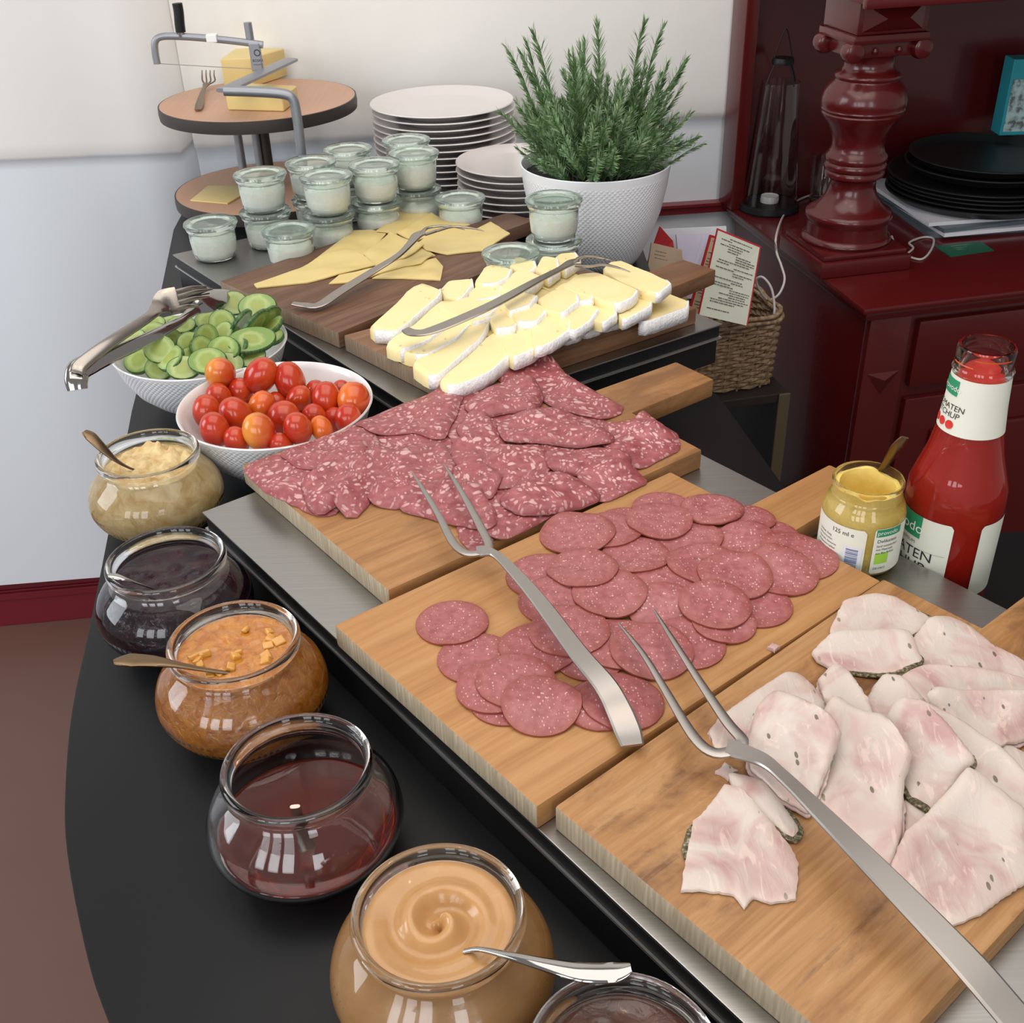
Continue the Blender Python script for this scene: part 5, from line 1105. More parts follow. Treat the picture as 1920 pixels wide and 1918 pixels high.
# marks on the hinge block
bx0, bx1 = atY(470, 90, Yb)[0], atY(492, 90, Yb)[0]
mb = MB(); r1 = (bx1 - bx0) * .28; cxm = (bx0 + bx1) / 2 + .001; czm = atY(478, 98, Yb)[2]
mb.add([(cxm + rr * math.cos(2 * PI * k / 20), Yb - .0064, czm + rr * math.sin(2 * PI * k / 20)) for rr in (r1, r1 * .72) for k in range(20)], [(k, (k + 1) % 20, 20 + (k + 1) % 20, 20 + k) for k in range(20)])
V_, F_ = text2d('BOSKA', .0062); mb.add([(cxm - .010 + x, Yb - .0064, czm - .015 + y) for x, y in V_], F_)
V_, F_ = text2d('HOLLAND', .0036); mb.add([(cxm - .009 + x, Yb - .0064, czm - .021 + y) for x, y in V_], F_)
mb.build('printed_mark', M['dark'], blk, smooth=0, recalc=False)
# cheese blocks on the upper disc
def cheese_block(p, h, label):
    pts = [at(*q, .2)[:2] for q in p]; mb = MB(); z0 = TZ + .2002; mb.prism([tuple(q) for q in pts], z0, z0 + h); c = sum(pts) / 4
    o = mb.build('cheese_block', M['gouda'], None, (c[0], c[1], z0), smooth=30, bevel=.004, bseg=3); return tag(o, label, 'cheese', 'cheese blocks on the slicer')
cheese_block([(427, 207), (533, 210), (560, 188), (460, 182)], .0255, 'low yellow cheese block in front of the slicer bar')
cheese_block([(421, 165), (478, 163), (540, 143), (452, 140)], .052, 'taller yellow cheese block behind the slicer bar')
P = [at(x, y, .0405)[:2] for x, y in [(357, 377), (390, 350), (452, 350), (462, 362), (427, 383)]]; mb = MB(); mb.prism([tuple(q) for q in P], TZ + .0402, TZ + .0428)
tag(mb.build('cheese_slice', M['gouda'], None, (P[0][0], P[0][1], TZ + .04), bevel=.0006), 'single yellow cheese slice on the lower disc of the slicer', 'cheese slice')
o = empty('dinner_fork', tuple(at(378, 180, .2)), 'table fork lying on the upper slicer disc left of the cheese', 'fork')
mb = MB(); mb.sweep([at(371, 206, .2035), at(374, 196, .205), at(378, 178, .208), at(383, 165, .210), at(387, 158, .211)], [.012, .016, .010, .007, .016], [.002, .0025, .003, .003, .003], n=8, sm=4); mb.build('handle', M['brass'], o, smooth=60)
for k in range(4):
    mb = MB(); x = 379 + k * 7.5; mb.sweep([at(387, 160, .211), at(x + 1, 152, .214), at(x, 142, .220), at(x, 132, .224)], [.006, .0035, .003, .002], .002, n=6, sm=3); mb.build('tine', M['brass'], o, smooth=60)

# ================================================================== mustard jar and ketchup bottle
def wrap(V, F, r, z, a0, c, rfun=None, sgn=1):       # 2D -> cylinder wall, text running anticlockwise seen from outside (+angle)
    out = []
    for x, y in V:
        rr = (rfun(z + y) if rfun else r) ; a = a0 + x / rr * sgn; out.append((c[0] + rr * math.cos(a), c[1] + rr * math.sin(a), c[2] + z + y))
    return out
def patch(c, r, z0, z1, a0, a1, n=24, rf=None, cr=.0, nz=6, lift=0.0):
    V = []; F = []
    for i in range(n + 1):
        a = a0 + (a1 - a0) * i / n
        e = min(i, n - i) / n * (a1 - a0) * r; k = 0 if e > cr or cr == 0 else cr - math.sqrt(max(cr * cr - (cr - e) ** 2, 0))
        for j in range(nz + 1):
            z = z0 + k + (z1 - z0 - 2 * k) * j / nz; rr = (rf(z) if rf else r) + lift; V.append((c[0] + rr * math.cos(a), c[1] + rr * math.sin(a), c[2] + z))
    m_ = nz + 1
    F = [(i * m_ + j, (i + 1) * m_ + j, (i + 1) * m_ + j + 1, i * m_ + j + 1) for i in range(n) for j in range(nz)]
    return V, F
def add_text(mb, s, size, c, z, a0, rf):
    V, F = text2d(s, size); mb.add(wrap(V, F, None, z, a0, c, rf), F)
mc = at(1597, 1040, .057) + np.array((.002, -.0055, 0)); mj = empty('mustard_jar', tuple(mc), 'open glass jar of yellow mustard with a spoon, beside the ketchup bottle', 'jar')
mo = [(0, 0), (.029, 0), (.0335, .003), (.0355, .010), (.0355, .056), (.033, .064), (.0295, .0675), (.0295, .070), (.0305, .071), (.0295, .073), (.0295, .080), (.0305, .082), (.0298, .0845)]
mi = [(.0285, .0845), (.0275, .080), (.0275, .068), (.031, .0625), (.0335, .056), (.0335, .010), (.0315, .005), (.026, .0035), (0, .0035)]
mb = MB(); mb.lathe(mo + mi, 56); mb.v = [(x + mc[0], y + mc[1], z + mc[2]) for x, y, z in mb.v]; mb.build('glass_body', M['glass'], mj, smooth=50)
M['mustard'] = spread('mustard', (.74, .54, .11), (.82, .64, .20), 60, .35, .002)
mu = [(0, .004), (.0262, .0032), (.0320, .0050), (.0342, .0103), (.0342, .0557), (.0316, .0626), (.0280, .0682), (.0280, .078), (.024, .078), (.023, .068), (.025, .058), (.02, .046), (0, .044)]
mb = MB(); mb.lathe(mu, 56)
mb.v = [(x * (1 + .0 * z), y, z + (.004 * mnoise.noise(Vector((x * 90, y * 90, z * 60))) if z > .06 and math.hypot(x, y) < .03 else 0)) for x, y, z in mb.v]
mb.v = [(x + mc[0], y + mc[1], z + mc[2]) for x, y, z in mb.v]; mb.build('mustard_filling', M['mustard'], mj, smooth=60)
tocam = math.atan2(-mc[1], -mc[0])          # direction of the photographer seen from the jar
rfm = lambda z: .0358
V, F = patch(mc, .0358, .008, .052, tocam - 1.55, tocam + .18, cr=.003, lift=0); mb = MB(); mb.add(V, F); lab = mb.build('paper_label', M['paper'], mj, smooth=60, recalc=False); lab['label'] = 'cream back label with bar code'
mb = MB(); rt = lambda z: .0361
add_text(mb, '125 ml e', .0060, mc, .044, tocam - .70, rt)
V_, F_ = text2d('Zutaten: Wasser,', .0032); 
for k, s_ in enumerate(('Senfsaat, Essig', 'Rohrohrzucker,', 'Meersalz, Gewurze', 'Mindestens haltbar', 'siehe Deckel 0,7 g', 'Salz 2,1 g')): add_text(mb, s_, .0029, mc, .0375 - k * .0038, tocam - 1.15, rt)
mb.build('label_text', M['dark'], lab, smooth=0, recalc=False)
mb = MB(); V, F = patch(mc, .0361, .009, .034, tocam - .33, tocam + .12, n=10, nz=1); mb.add(V, F); bcl = mb.build('bar_code_field', M['white_paper'], lab, smooth=60, recalc=False)
mb = MB(); a = tocam - .28; rg = random.Random(3)
z_ = .012
while z_ < .031:
    h = rg.choice((.0004, .0007, .0011)); V, F = patch(mc, .0363, z_, z_ + h, tocam - .26, tocam + .03, n=5, nz=1); mb.add(V, F); z_ += h + rg.choice((.0004, .0006, .0009))
mb.build('bar_code', M['blue_ink'], lab, smooth=0, recalc=False)
V, F = patch(mc, .0358, .008, .054, tocam + .36, tocam + 1.5, cr=.002); mb = MB(); mb.add(V, F); lab2 = mb.build('paper_label', M['paper'], mj, smooth=60, recalc=False); lab2['label'] = 'cream front label with green logo'
mb = MB(); V, F = patch(mc, .0360, .046, .0535, tocam + .40, tocam + 1.1, n=8, nz=1); mb.add(V, F); mb.build('logo_field', M['green_ink'], lab2, smooth=0, recalc=False)
mb = MB(); V, F = patch(mc, .0360, .018, .029, tocam + .44, tocam + .80, n=8, nz=1); mb.add(V, F); mb.build('leaf_field', M['lime_ink'], lab2, smooth=0, recalc=False)
mb = MB(); add_text(mb, 'provodo', .0058, mc, .048, tocam + .42, rt); mb.build('logo_text', M['white_plastic'], lab2, smooth=0, recalc=False)
mb = MB(); add_text(mb, 'Delikatess', .0048, mc, .040, tocam + .44, rt)
for k, s_ in enumerate(('Senf mittelscharf', 'mit Meersalz', 'aus Bio Anbau')): add_text(mb, s_, .0032, mc, .0355 - .0036 * k, tocam + .44, rt)
add_text(mb, 'DE-OKO', .003, mc, .0125, tocam + .44, rt); mb.build('label_text', M['dark'], lab2, smooth=0, recalc=False)
spoon('spoon', [(1632, 905, .105), (1645, 893, .125), (1662, 868, .146), (1682, 838, .168), (1697, 820, .180)], [.005, .006, .008, .012, .007], [.002, .0025, .003, .003, .002], M['brass'], 'dull spoon standing in the mustard jar', group='spoons in jars', up=(0, 1, 0))

kc = np.array((.395, .836, TZ)); kb = empty('ketchup_bottle', tuple(kc), 'tall glass bottle of red ketchup without its cap', 'bottle')
ko = [(0, .003), (.030, .001), (.038, 0), (.0418, .005), (.0425, .012), (.0425, .125), (.0415, .137), (.037, .152), (.0315, .172), (.0275, .195), (.0252, .22), (.0240, .243), (.0236, .25), (.0245, .252), (.0250, .2545), (.0240, .257), (.0232, .259), (.0240, .2610), (.0232, .2640), (.0236, .2740), (.0228, .2765)]
ki = [(.0205, .2765), (.0198, .272), (.0198, .25), (.0215, .235), (.0235, .215), (.0258, .193), (.030, .17), (.0355, .15), (.0398, .135), (.0405, .125), (.0405, .013), (.038, .006), (.03, .004), (0, .005)]
mb = MB(); mb.lathe(ko + ki, 64); mb.v = [(x + kc[0], y + kc[1], z + kc[2]) for x, y, z in mb.v]; mb.build('glass_body', M['glass'], kb, smooth=50)
M['ketchup'] = NT('ketchup').set(base=(.46, .018, .008), rough=.35, spec=.2)
kk = [(0, .0046), (.03, .0036), (.0384, .0056), (.0412, .0128), (.0412, .125), (.0404, .1355), (.0361, .1503), (.0306, .1705), (.0264, .1935), (.0241, .2155), (.0221, .2355), (.0205, .247), (0, .247)]
mb = MB(); mb.lathe(kk, 64); mb.v = [(x + kc[0], y + kc[1], z + kc[2]) for x, y, z in mb.v]; mb.build('ketchup', M['ketchup'], kb, smooth=50)
kr = lambda z: float(np.interp(z, [p[1] for p in ko[3:]], [p[0] for p in ko[3:]]))
tk = math.atan2(-kc[1], -kc[0]) - .10; kb.scale = (1, 1, .922)
def klabel(z0, z1, a0, a1, nm, cr=.004, dz=0.0):
    V, F = patch(kc, .0428, z0, z1, a0, a1, rf=kr, cr=cr, nz=10, n=36, lift=.0004); mb = MB(); mb.add(V, F); return mb.build(nm, M['paper'], kb, smooth=60, recalc=False)
kl = klabel(.030, .112, tk - 1.75, tk + .22, 'body_label'); kl2 = klabel(.030, .112, tk + .78, tk + 2.3, 'side_label')
kl3 = klabel(.196, .250, tk - 1.9, tk + 2.2, 'neck_label', 0)
k1 = lambda z: kr(z) + .0009
mb = MB(); V, F = patch(kc, 0, .088, .1125, tk - 1.5, tk - .42, rf=k1, n=14, nz=3); mb.add(V, F); mb.build('logo_field', M['green_ink'], kl, smooth=0, recalc=False)
mb = MB(); add_text(mb, 'provodo', .0150, kc, .094, tk - 1.56, lambda z: kr(z) + .0013); mb.build('logo_text', M['white_plastic'], kl, smooth=0, recalc=False)
mb = MB(); add_text(mb, 'PREMIUM', .0050, kc, .081, tk - .98, k1); mb.build('grey_text', M['line'], kl, smooth=0, recalc=False)
mb = MB(); add_text(mb, 'TOMATEN', .0150, kc, .0665, tk - 1.72, k1); add_text(mb, 'KETCHUP', .0150, kc, .0530, tk - 1.72, k1)
V, F = patch(kc, 0, .0765, .0767, tk - 1.4, tk + .15, rf=k1, n=14, nz=1); mb.add(V, F); mb.build('label_text', M['dark'], kl, smooth=0, recalc=False)
mb = MB(); V, F = patch(kc, 0, .232, .2465, tk - 1.45, tk - .55, rf=k1, n=10, nz=2); mb.add(V, F); mb.build('logo_field', M['green_ink'], kl3, smooth=0, recalc=False)
mb = MB(); add_text(mb, 'provodo', .0072, kc, .2365, tk - 1.42, lambda z: kr(z) + .0013); mb.build('logo_text', M['white_plastic'], kl3, smooth=0, recalc=False)
mb = MB(); add_text(mb, 'TOMATEN', .0078, kc, .2185, tk - 1.58, k1); add_text(mb, 'KETCHUP', .0078, kc, .2115, tk - 1.58, k1); mb.build('label_text', M['dark'], kl3, smooth=0, recalc=False)
mb = MB()
for k in range(3): 
    mb.add(wrap([(.0042 * math.cos(q * PI / 8) + .0095 * k, .0042 * math.sin(q * PI / 8)) for q in range(16)], None, None, .2045, tk - 1.26, kc, k1), [tuple(range(16))])
mb.build('printed_tomatoes', M['red_ink'], kl3, smooth=0, recalc=False)['kind'] = 'stuff'
M['smear'] = flat('ketchup_smear', (.55, .09, .02), .35)
for (a0, z0, l1, w1) in ((-1.1, .262, .9, .004), (.75, .2535, .55, .005), (-.2, .2695, 1.3, .0035)):
    mb = MB(); V, F = patch(kc, 0, z0 - w1 / 2, z0 + w1 / 2 + .001, tk + a0, tk + a0 + l1, rf=lambda z: kr(z) + .0006, n=10, nz=2, cr=.003); mb.add(V, F); mb.build('ketchup_smear', M['smear'], kb, smooth=60, recalc=False)

# ================================================================== red cabinet with turned column
ca = math.atan2(.205, .979); cab = empty('red_cabinet', (.619, 1.794, 0), 'dark red painted sideboard with upper case on turned columns', 'cabinet', None, ca)
cz = TZ - .11
def cb(name, a, b, mat='red', bev=.003, par=None):
    mb = MB(); mb.box(a, b); return mb.build(name, M[mat], par or cab, smooth=0 if not bev else 30, bevel=bev, world=False)
cb('countertop', (0, 0, cz - .012), (1.5, .656, cz), bev=.004)
cb('countertop_moulding', (.012, .012, cz - .030), (1.49, .65, cz - .0121), bev=.005)
body = cb('body', (.030, .034, .06), (1.48, .64, cz - .0302), bev=.002)
cb('plinth', (.02, .02, 0), (1.49, .65, .0599), bev=.003)
cb('corner_pilaster', (.026, .016, .0601), (.105, .0339, cz - .0303), bev=.002)
for k in range(2):
    dr = cb('drawer_front', (.125 + k * .62, .018, cz - .175), (.715 + k * .62, .0339, cz - .045), bev=.004)
    d2 = cb('door', (.125 + k * .62, .020, .10), (.715 + k * .62, .0339, cz - .20), bev=.004)
    cb('door_panel', (.185 + k * .62, .010, .16), (.655 + k * .62, .0199, cz - .27), bev=.006, par=d2)
# small pointed relief on the pilaster
mb = MB(); zq = cz - .135; mb.add([(.034, .0159, zq), (.098, .0159, zq), (.066, .0159, zq - .045), (.066, .006, zq - .012)], [(0, 1, 3), (1, 2, 3), (2, 0, 3), (0, 2, 1)]); mb.build('pointed_relief', M['red'], cab, smooth=0, world=False)
cb('back_panel', (.02, .640, cz + .0002), (1.48, .655, cz + 1.2), bev=0)
cb('side_stile', (-.006, .585, cz + .0002), (.022, .656, cz + 1.2), bev=.003)
uc = cb('upper_case', (-.004, .12, TZ + .355), (1.5, .6399, cz + 1.2), bev=.004)
cb('upper_moulding', (-.014, .105, TZ + .352), (1.5, .1199, TZ + .375), bev=.004)
# column (turned), local axis
cw = np.array((.648, 2.045)); rel = cw - np.array((.619, 1.794)); lx = rel @ np.array((math.cos(ca), math.sin(ca))); ly = rel @ np.array((-math.sin(ca), math.cos(ca)))
col = empty('column', (lx, ly, cz)); col.parent = cab
def cpart(nm, mb, bev=0, sm=40): return mb.build(nm, M['red'], col, smooth=sm, world=False, bevel=bev)
mb = MB(); mb.box((-.090, -.090, .0003), (.090, .090, .030)); cpart('plinth_block', mb, .004)
mb = MB(); mb.box((-.083, -.083, .0301), (.083, .083, .041)); cpart('plinth_step', mb, .004)
tp_ = [(0, .0412), (.079, .0412), (.082, .046), (.080, .052), (.0745, .055), (.0735, .075), (.0740, .080), (.0790, .086), (.0790, .094), (.074, .099), (.066, .103), (.055, .113), (.046, .127), (.0415, .141), (.0415, .153), (.046, .158), (.0535, .162), (.0545, .168), (.052, .172), (.0555, .176), (.056, .182), (.053, .187), (.0555, .191), (.0550, .198), (.049, .205), (.046, .216), (.0475, .228), (.054, .243), (.0625, .256), (.0705, .268), (.0725, .273), (.0705, .2755), (.0735, .280), (.0722, .2835), (.0745, .288), (.0735, .298), (.070, .310), (.063, .321), (.056, .327), (.0545, .330), (.0570, .334), (.0555, .339), (.047, .343), (.0430, .352), (.0430, .368), (.047, .372), (.052, .376), (0, .377)]
mb = MB(); mb.lathe(tp_, 64); cpart('turned_shaft', mb, 0, 50)
# capital with four volutes
mb = MB(); mb.box((-.060, -.052, .372), (.060, .052, .396)); cpart('capital', mb, .004)
mb = MB(); mb.box((-.070, -.066, .3961), (.070, .066, .411)); cpart('capital_slab', mb, .005)
for sx in (-1, 1):
    for sy in (-1, 1):
        pts = []; 
        mb = MB(); c0 = np.array((sx * .063, sy * .052, .384)); 
        prof = [(0, -.014), (.012, -.014), (.0165, -.011), (.0185, 0), (.0165, .011), (.012, .014), (0, .014)]; mb.lathe(prof, 20)
        mb.v = [(c0[0] + x, c0[1] + z * 1.0, c0[2] + y) for x, y, z in mb.v]; cpart('volute', mb)
for k in (-1, 1):
    mb = MB(); mb.lathe([(0, -.006), (.004, -.005), (.006, 0), (.004, .005), (0, .006)], 10); mb.v = [(x + k * .022, y - .054, z + .383) for x, y, z in mb.v]; cpart('bead', mb)
mb = MB(); mb.box((-.064, -.062, .4111), (.064, .062, .4621)); cpart('impost_block', mb, .003)
mb = MB(); zz = .436
mb.add([(-.055, -.0621, .416), (.055, -.0621, .416), (.055, -.0621, .458), (-.055, -.0621, .458), (-.02, -.078, .437), (.02, -.078, .437)], [(0, 1, 5, 4), (1, 2, 5), (2, 3, 4, 5), (3, 0, 4), (0, 3, 2, 1)]); cpart('faceted_boss', mb, 0, 0)

# ---- things on the cabinet
def on_cab(px, py, z=-.11): return at(px, py, z)
# lantern
lc = at(1441, 392, -.11); ln = empty('glass_lantern', tuple(lc), 'tapered glass lantern with black metal top and a white tea light', 'lantern')
mb = MB(); mb.lathe([(0, 0), (.062, 0), (.064, .004), (.062, .014), (.056, .016), (0, .016)], 40); mb.build('base', M['side_black'], ln, world=False)
mb = MB(); mb.lathe([(.0560, .0162), (.0575, .017), (.0385, .262), (.0370, .262), (.0555, .018)], 40); mb.build('glass_chimney', M['glass'], ln, world=False, smooth=60)
mb = MB(); mb.lathe([(0, .296), (.022, .296), (.0225, .302), (.020, .308), (0, .309)], 24); mb.build('cap', M['side_black'], ln, world=False)
for a in (0, 1, 2, 3):
    mb = MB(); q = a * PI / 2 + .5; mb.sweep([(.039 * math.cos(q), .039 * math.sin(q), .258), (.03 * math.cos(q), .03 * math.sin(q), .28), (.019 * math.cos(q), .019 * math.sin(q), .3)], .003, .003, n=6, sm=1); mb.build('wire', M['side_black'], ln, world=False)
mb = MB(); mb.sweep([(-.019, 0, .30), (-.012, 0, .33), (0, 0, .362), (.012, 0, .33), (.019, 0, .30)], .0028, .0028, n=6, sm=5, up=(0, 1, 0)); mb.build('carrying_loop', M['side_black'], ln, world=False)
mb = MB(); mb.lathe([(0, .0162), (.019, .0162), (.0195, .022), (.0185, .030), (.016, .028), (0, .0275)], 28); mb.build('tea_light', M['white_plastic'], ln, world=False)
# tumbler behind the column
gc = at(1541, 372, -.11); gl = MB(); gl.lathe([(0, 0), (.026, 0), (.028, .003), (.031, .09), (.0296, .09), (.0266, .006), (0, .005)], 32); o = gl.build('tumbler', M['glass'], None, (0, 0, 0), smooth=50); o.location = tuple(gc); tag(o, 'clear drinking glass half hidden behind the red column', 'glass')
# papers, then trays
cabM = Matrix.Translation((.619, 1.794, 0)) @ Matrix.Rotation(ca, 4, 'Z')
def cabbox(name, c, sx, sy, z0, h, rot, mat, label, cat, group=None, bev=.0):
    mb = MB(); mm = Matrix.Rotation(rot, 4, 'Z'); mb.box((-sx / 2, -sy / 2, 0), (sx / 2, sy / 2, h), M=mm)
    o = mb.build(name, mat, None, (0, 0, 0), smooth=0, bevel=bev); o.location = (c[0], c[1], TZ + z0); return tag(o, label, cat, group)
tcn = at(1835, 350, -.06)
M['sleeve'] = flat('grey_folder', (.10, .13, .15), .35); M['pp'] = M['white_paper']
for k, (dx, dy, rr, mt, lb) in enumerate(((.0, -.015, .10, 'sleeve', 'dark folder lowest under the white papers'), (.012, -.022, .16, 'pp', 'white papers lying lower, under the black trays'), (.0, -.01, .22, 'sleeve', 'grey clear sleeve between the white papers'), (-.008, -.004, .13, 'pp', 'top sheet pile directly under the black trays'))):
    cabbox('paper_pile' if mt == 'pp' else 'document_sleeve', (tcn[0] + dx + .022, tcn[1] + dy + .02), .38, .31, -.1098 + k * .0075, .0072, rr, M[mt], lb, 'papers', 'papers under the trays')
t = NT('black_tray_plastic'); n = t.noise(t.coord((1, 1, 1)), 300, 2); M['tray'] = t.set(base=(.012, .0135, .013), rough=.42, normal=t.bump(n, .0006, .5))
def rtray(R, c, z, label, k):
    pr = [(0, 0), (R * .86, 0), (R * .90, .003), (R * .985, .016), (R, .0165), (R, .0185), (R * .975, .019), (R * .90, .0062), (R * .86, .0036), (0, .0036)]
    mb = MB(); mb.lathe(pr, 80); o = mb.build('serving_tray', M['tray'], None, (0, 0, 0), smooth=40); o.location = (c[0], c[1], TZ + z); return tag(o, label, 'tray', 'stacked round black trays')
zt0 = -.0795
for k in range(5):
    rtray(.186, (tcn[0] + random.uniform(-.003, .003), tcn[1] + random.uniform(-.003, .003)), zt0 + k * .0085, ['lowest large round black tray on the cabinet', 'second large round black tray from the bottom', 'third large round black tray from the bottom', 'fourth large round black tray from the bottom', 'uppermost large round black tray, its rim catching light'][k], k)
rtray(.165, (tcn[0] + .012, tcn[1] + .01), zt0 + 4 * .0085 + .0195, 'smaller round black tray under the topmost one', 5)
rtray(.160, (tcn[0] + .014, tcn[1] + .012), zt0 + 4 * .0085 + .0195 + .016, 'topmost smaller round black tray', 6)
# teal tin behind
b0 = atY(1878, 232, tcn[1] + .13); ti = empty('picture_box', (b0[0], b0[1], zt0 + 4 * .0085 + .0195 + .036 + TZ), 'teal box with a grey building picture behind the black trays', 'box')
bz = ti.location[2]; hgt = .155
M['teal'] = flat('teal_print', (.02, .30, .36), .4)
mb = MB(); mb.box((b0[0], b0[1], bz), (b0[0] + .16, b0[1] + .05, bz + hgt)); mb.build('carton', M['teal'], ti, smooth=0, bevel=.002)
t = NT('faded_picture'); n = t.noise(t.coord((1, 1, 1)), 60, 4); M['pic'] = t.set(base=t.ramp(n, [(.4, (.12, .14, .14)), (.5, (.35, .45, .44)), (.6, (.45, .60, .60))]), rough=.5)
mb = MB(); mb.box((b0[0] + .006, b0[1] - .0008, bz + .008), (b0[0] + .156, b0[1] - .0001, bz + .115)); mb.build('printed_picture', M['pic'], ti, smooth=0)
# green card
P = [at(*q, -.1096) for q in [(1752, 462), (1838, 453), (1864, 470), (1782, 482)]]; mb = MB(); mb.prism([(q[0], q[1]) for q in P], TZ - .1098, TZ - .1088); gcard = mb.build('green_card', flat('green_card_print', (.006, .10, .055), .4), None, tuple(P[0]), smooth=0); tag(gcard, 'small dark green card lying flat on the red cabinet', 'card')
u_ = (P[1] - P[0]) / np.linalg.norm(P[1] - P[0]); v_ = np.array((-u_[1], u_[0], 0)); mb = MB()
for k, s_ in enumerate(('RESERVIERT', 'reserved', 'table')):
    V_, F_ = text2d(s_, .008); mb.add([tuple(P[0] + u_ * (.028 + x) + v_ * (-.014 - .010 * k + y) + np.array((0, 0, .0012))) for x, y in V_], F_)
mb.build('card_text', flat('pale_green_print', (.25, .45, .35), .5), gcard, smooth=0, recalc=False)
# cable
def cable(pts, label, r=.0022):
    mb = MB(); mb.sweep(pts, 2 * r, 2 * r, n=8, sm=8); c = pts[0]; return tag(mb.build('charging_cable', M['white_cable'], None, tuple(c), smooth=80), label, 'cable', 'thin white cables')
M['white_cable'] = flat('white_cable', (.50, .47, .45), .45)
cable([at(1672, 443, -.1), at(1680, 470, -.1075), at(1673, 487, -.1075), at(1690, 482, -.1072), at(1712, 466, -.1065), at(1705, 455, -.105), at(1730, 445, -.1075), at(1750, 448, -.1075), at(1746, 468, -.1075), at(1728, 486, -.1075), at(1700, 480, -.107)], 'loop of thin white cable on the red cabinet top')
cx = [at(1548, 362, -.1075), at(1520, 366, -.1075), at(1493, 378, -.107), at(1470, 403, -.107)]
e_ = [atY(1456, 440, 1.99), atY(1456, 472, 1.96), atY(1465, 498, 1.94), atY(1471, 525, 1.92), atY(1460, 552, 1.90), atY(1440, 562, 1.87), atY(1425, 545, 1.85), atY(1418, 525, 1.84), atY(1430, 520, 1.83), atY(1446, 540, 1.82), atY(1452, 575, 1.81), atY(1450, 610, 1.80)]
cable(cx + e_, 'thin white cable hanging from the cabinet into the basket')

# ================================================================== side shelf, basket and brochures
ss = empty('side_shelf', (.30, 1.98, 0), 'low nearly black side shelf behind the table, under the basket', 'shelf')
fr = np.array((.497, 1.765)); us = np.array((math.cos(ca), math.sin(ca))); vs_ = np.array((-math.sin(ca), math.cos(ca)))
def sbox(name, x0, x1, y0, y1, z0, z1, mat, bev=.002):
    Q = [fr + us * a + vs_ * b for a, b in ((x0, y0), (x1, y0), (x1, y1), (x0, y1))]; mb = MB(); mb.prism([tuple(q) for q in Q], z0, z1); return mb.build(name, mat, ss, smooth=0, bevel=bev)
M['shelf'] = flat('dark_brown_panel', (.018, .012, .010), .5); M['olive'] = flat('olive_edge', (.10, .075, .04), .5)
sbox('top_panel', -.42, .0, 0, .42, TZ - .268, TZ - .25, M['shelf']); sbox('side_panel', -.018, 0, .0, .42, 0, TZ - .2682, M['shelf']); sbox('side_panel', -.42, -.402, .0, .42, 0, TZ - .2682, M['shelf']); sbox('edge_trim', -.020, .002, -.004, -.0002, 0, TZ - .25, M['olive'])
bk = np.array((.478, 1.792)); bw, bd, bh = .27, .22, .125
t = NT('wicker'); n = t.noise(t.coord((1, 1, 1)), 120, 3); M['wicker'] = t.set(base=t.ramp(n, [(.3, (.12, .070, .035)), (.55, (.27, .18, .10)), (.75, (.40, .29, .18))]), rough=.65)
bs = empty('wicker_basket', (bk[0] - .12, bk[1] + .1, TZ - .25), 'woven wicker basket holding brochures behind the table', 'basket')
def bpt(s, off, z):        # s in 0..1 around rounded rectangle
    hw, hd = bw / 2 + off, bd / 2 + off; per = [(-1, -1), (1, -1), (1, 1), (-1, 1)]
    q = (s % 1) * 4; k = int(q); f = q - k; a, b = per[k], per[(k + 1) % 4]; x, y = a[0] + (b[0] - a[0]) * f, a[1] + (b[1] - a[1]) * f
    m_ = max(abs(x), abs(y)); L = (abs(x) ** 7 + abs(y) ** 7) ** (1 / 7); x, y = x / L * m_, y / L * m_
    tp__ = 1 + .05 * (z / bh); w2 = bk - us * bw / 2 + vs_ * bd / 2 + us * x * hw * tp__ + vs_ * y * hd * tp__; return np.array((w2[0], w2[1], TZ - .25 + z))
NST = 44; mb = MB()
for row in range(18):
    z = .006 + row * .0066; pts = [bpt((k + .5) / NST / 1.0 if False else (k / (NST * 2)), .0030 * (1 if ((k // 2) + row) % 2 else -1) * (1 if k % 2 == 0 else 0), z + .0008 * math.sin(k * 1.7 + row)) for k in range(NST * 2)]
    mb.sweep(pts, .0072, .0066, n=5, sm=1, closed=True)
w_o = mb.build('weave', M['wicker'], bs, smooth=70); w_o['kind'] = 'stuff'
for k in range(NST):
    if k % 1 == 0:
        mb = MB(); s_ = k / NST; mb.sweep([bpt(s_, 0, 0.0), bpt(s_, 0, .06), bpt(s_, 0, .122)], .0042, .0042, n=5, sm=1); mb.build('stake', M['wicker'], bs, smooth=60)
for off, z in ((.003, .127), (-.003, .131), (.001, .136)):
    mb = MB(); mb.sweep([bpt(k / 60, off + .0015 * math.sin(k * 1.1 + off * 900), z + .0015 * math.cos(k * 1.1)) for k in range(60)], .0085, .008, n=6, sm=1, closed=True); mb.build('rim_strand', M['wicker'], bs, smooth=70)
mb = MB(); mb.prism([tuple(bpt(k / 40, -.004, 0)[:2]) for k in range(40)], TZ - .2499, TZ - .246); mb.build('basket_floor', M['wicker'], bs, smooth=0)
M['menu'] = flat('greenish_white_card', (.58, .60, .50), .6); M['beige'] = flat('beige_card', (.50, .38, .26), .6); M['cardred'] = flat('red_card_edge', (.42, .015, .02), .5); M['lilac'] = flat('pale_lilac_paper', (.60, .58, .72), .6); M['ink2'] = flat('grey_print_ink', (.10, .10, .09), .6)
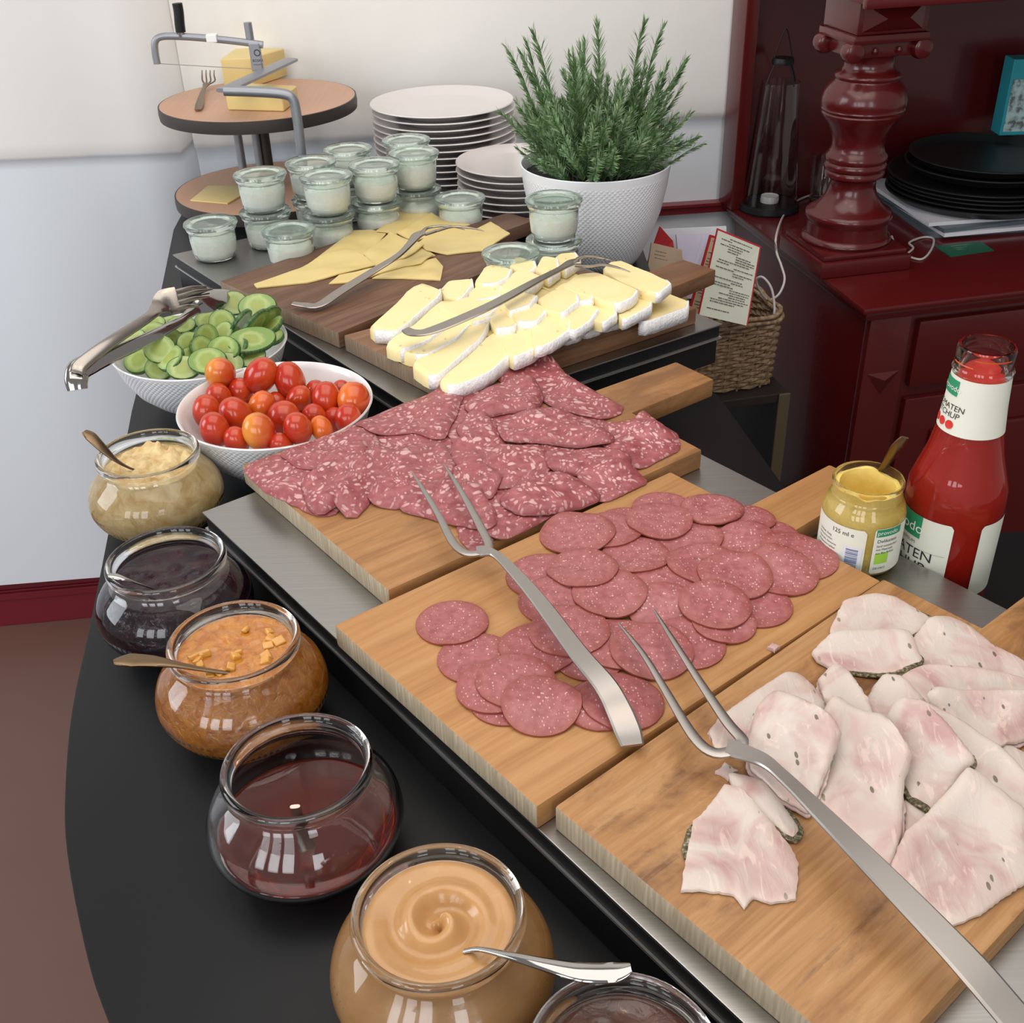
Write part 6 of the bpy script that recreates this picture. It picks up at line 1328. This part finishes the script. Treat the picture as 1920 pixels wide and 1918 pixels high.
def card(q, label, face, edge, lines=0, th=.004, ins=(.0, .006, .0, .003), cat='brochure', group='brochures in the basket', fg=.3, name='brochure'):
    P = [np.array(p) for p in q]        # bl, br, tr, tl
    nrm = np.cross(P[1] - P[0], P[3] - P[0]); nrm /= np.linalg.norm(nrm)
    if nrm[1] > 0: nrm = -nrm
    back = [p - nrm * th for p in P]; mb = MB(); mb.add(P + back, [(0, 1, 2, 3), (7, 6, 5, 4), (0, 4, 5, 1), (1, 5, 6, 2), (2, 6, 7, 3), (3, 7, 4, 0)])
    o = mb.build(name, edge, None, tuple(P[0]), smooth=0); tag(o, label, cat, group)
    u = P[1] - P[0]; v = P[3] - P[0]; L, H_ = np.linalg.norm(u), np.linalg.norm(v)
    f = lambda a, b: P[0] * (1 - a) * (1 - b) + P[1] * a * (1 - b) + P[2] * a * b + P[3] * (1 - a) * b
    l_, r_, b_, t_ = ins[0] / L, 1 - ins[1] / L, ins[2] / H_, 1 - ins[3] / H_
    mb = MB(); mb.add([f(l_, b_) + nrm * .0005, f(r_, b_) + nrm * .0005, f(r_, t_) + nrm * .0005, f(l_, t_) + nrm * .0005], [(0, 1, 2, 3)]); fo = mb.build('printed_face', face, o, smooth=0, recalc=False)
    if lines:
        mb = MB(); rg = random.Random(lines)
        for k in range(lines):
            b = .93 - .86 * k / lines
            if rg.random() < .12: continue
            a0 = rg.choice((.12, .15, .3, .5)); a1 = min(.92, a0 + rg.uniform(.2, .7)); x = a0
            while x < a1:
                w_ = rg.uniform(.02, .09); mb.add([f(x, b) + nrm * .0009, f(min(x + w_, a1), b) + nrm * .0009, f(min(x + w_, a1), b + .011) + nrm * .0009, f(x, b + .011) + nrm * .0009], [(0, 1, 2, 3)]); x += w_ + .012
        mb.build('printed_lines', M['ink2'], fo, smooth=0, recalc=False)['kind'] = 'stuff'
    return o
card([atY(1310, 590, 1.715), atY(1402, 611, 1.735), atY(1427, 462, 1.79), atY(1346, 428, 1.77)], 'tall cream menu card with a red border leaning over the basket edge', M['menu'], M['cardred'], 30, ins=(.001, .003, .0, .003))
card([atY(1290, 590, 1.80), atY(1330, 600, 1.81), atY(1372, 452, 1.86), atY(1332, 440, 1.85)], 'beige brochure with a red frame just behind the tall menu card', M['beige'], M['cardred'], 24, ins=(.003, .004, .0, .004))
card([atY(1205, 560, 1.88), atY(1290, 575, 1.90), atY(1278, 468, 1.93), atY(1222, 455, 1.92)], 'beige brochure with a red top beside the plant pot', M['beige'], M['beige'], 14)
card([atY(1205, 520, 1.905), atY(1272, 520, 1.925), atY(1262, 452, 1.945), atY(1238, 425, 1.935)], 'plain red card sticking up beside the plant pot', M['cardred'], M['cardred'], 0)
card([atY(1280, 560, 1.93), atY(1305, 560, 1.94), atY(1330, 438, 1.98), atY(1268, 440, 1.97)], 'pale lilac sheets standing in the middle of the basket', M['lilac'], M['lilac'], 0)
card([atY(1240, 540, 1.99), atY(1360, 540, 2.0), atY(1362, 424, 2.02), atY(1242, 430, 2.01)], 'white cardboard sheet at the back of the basket', M['white_paper'], M['white_paper'], 0)
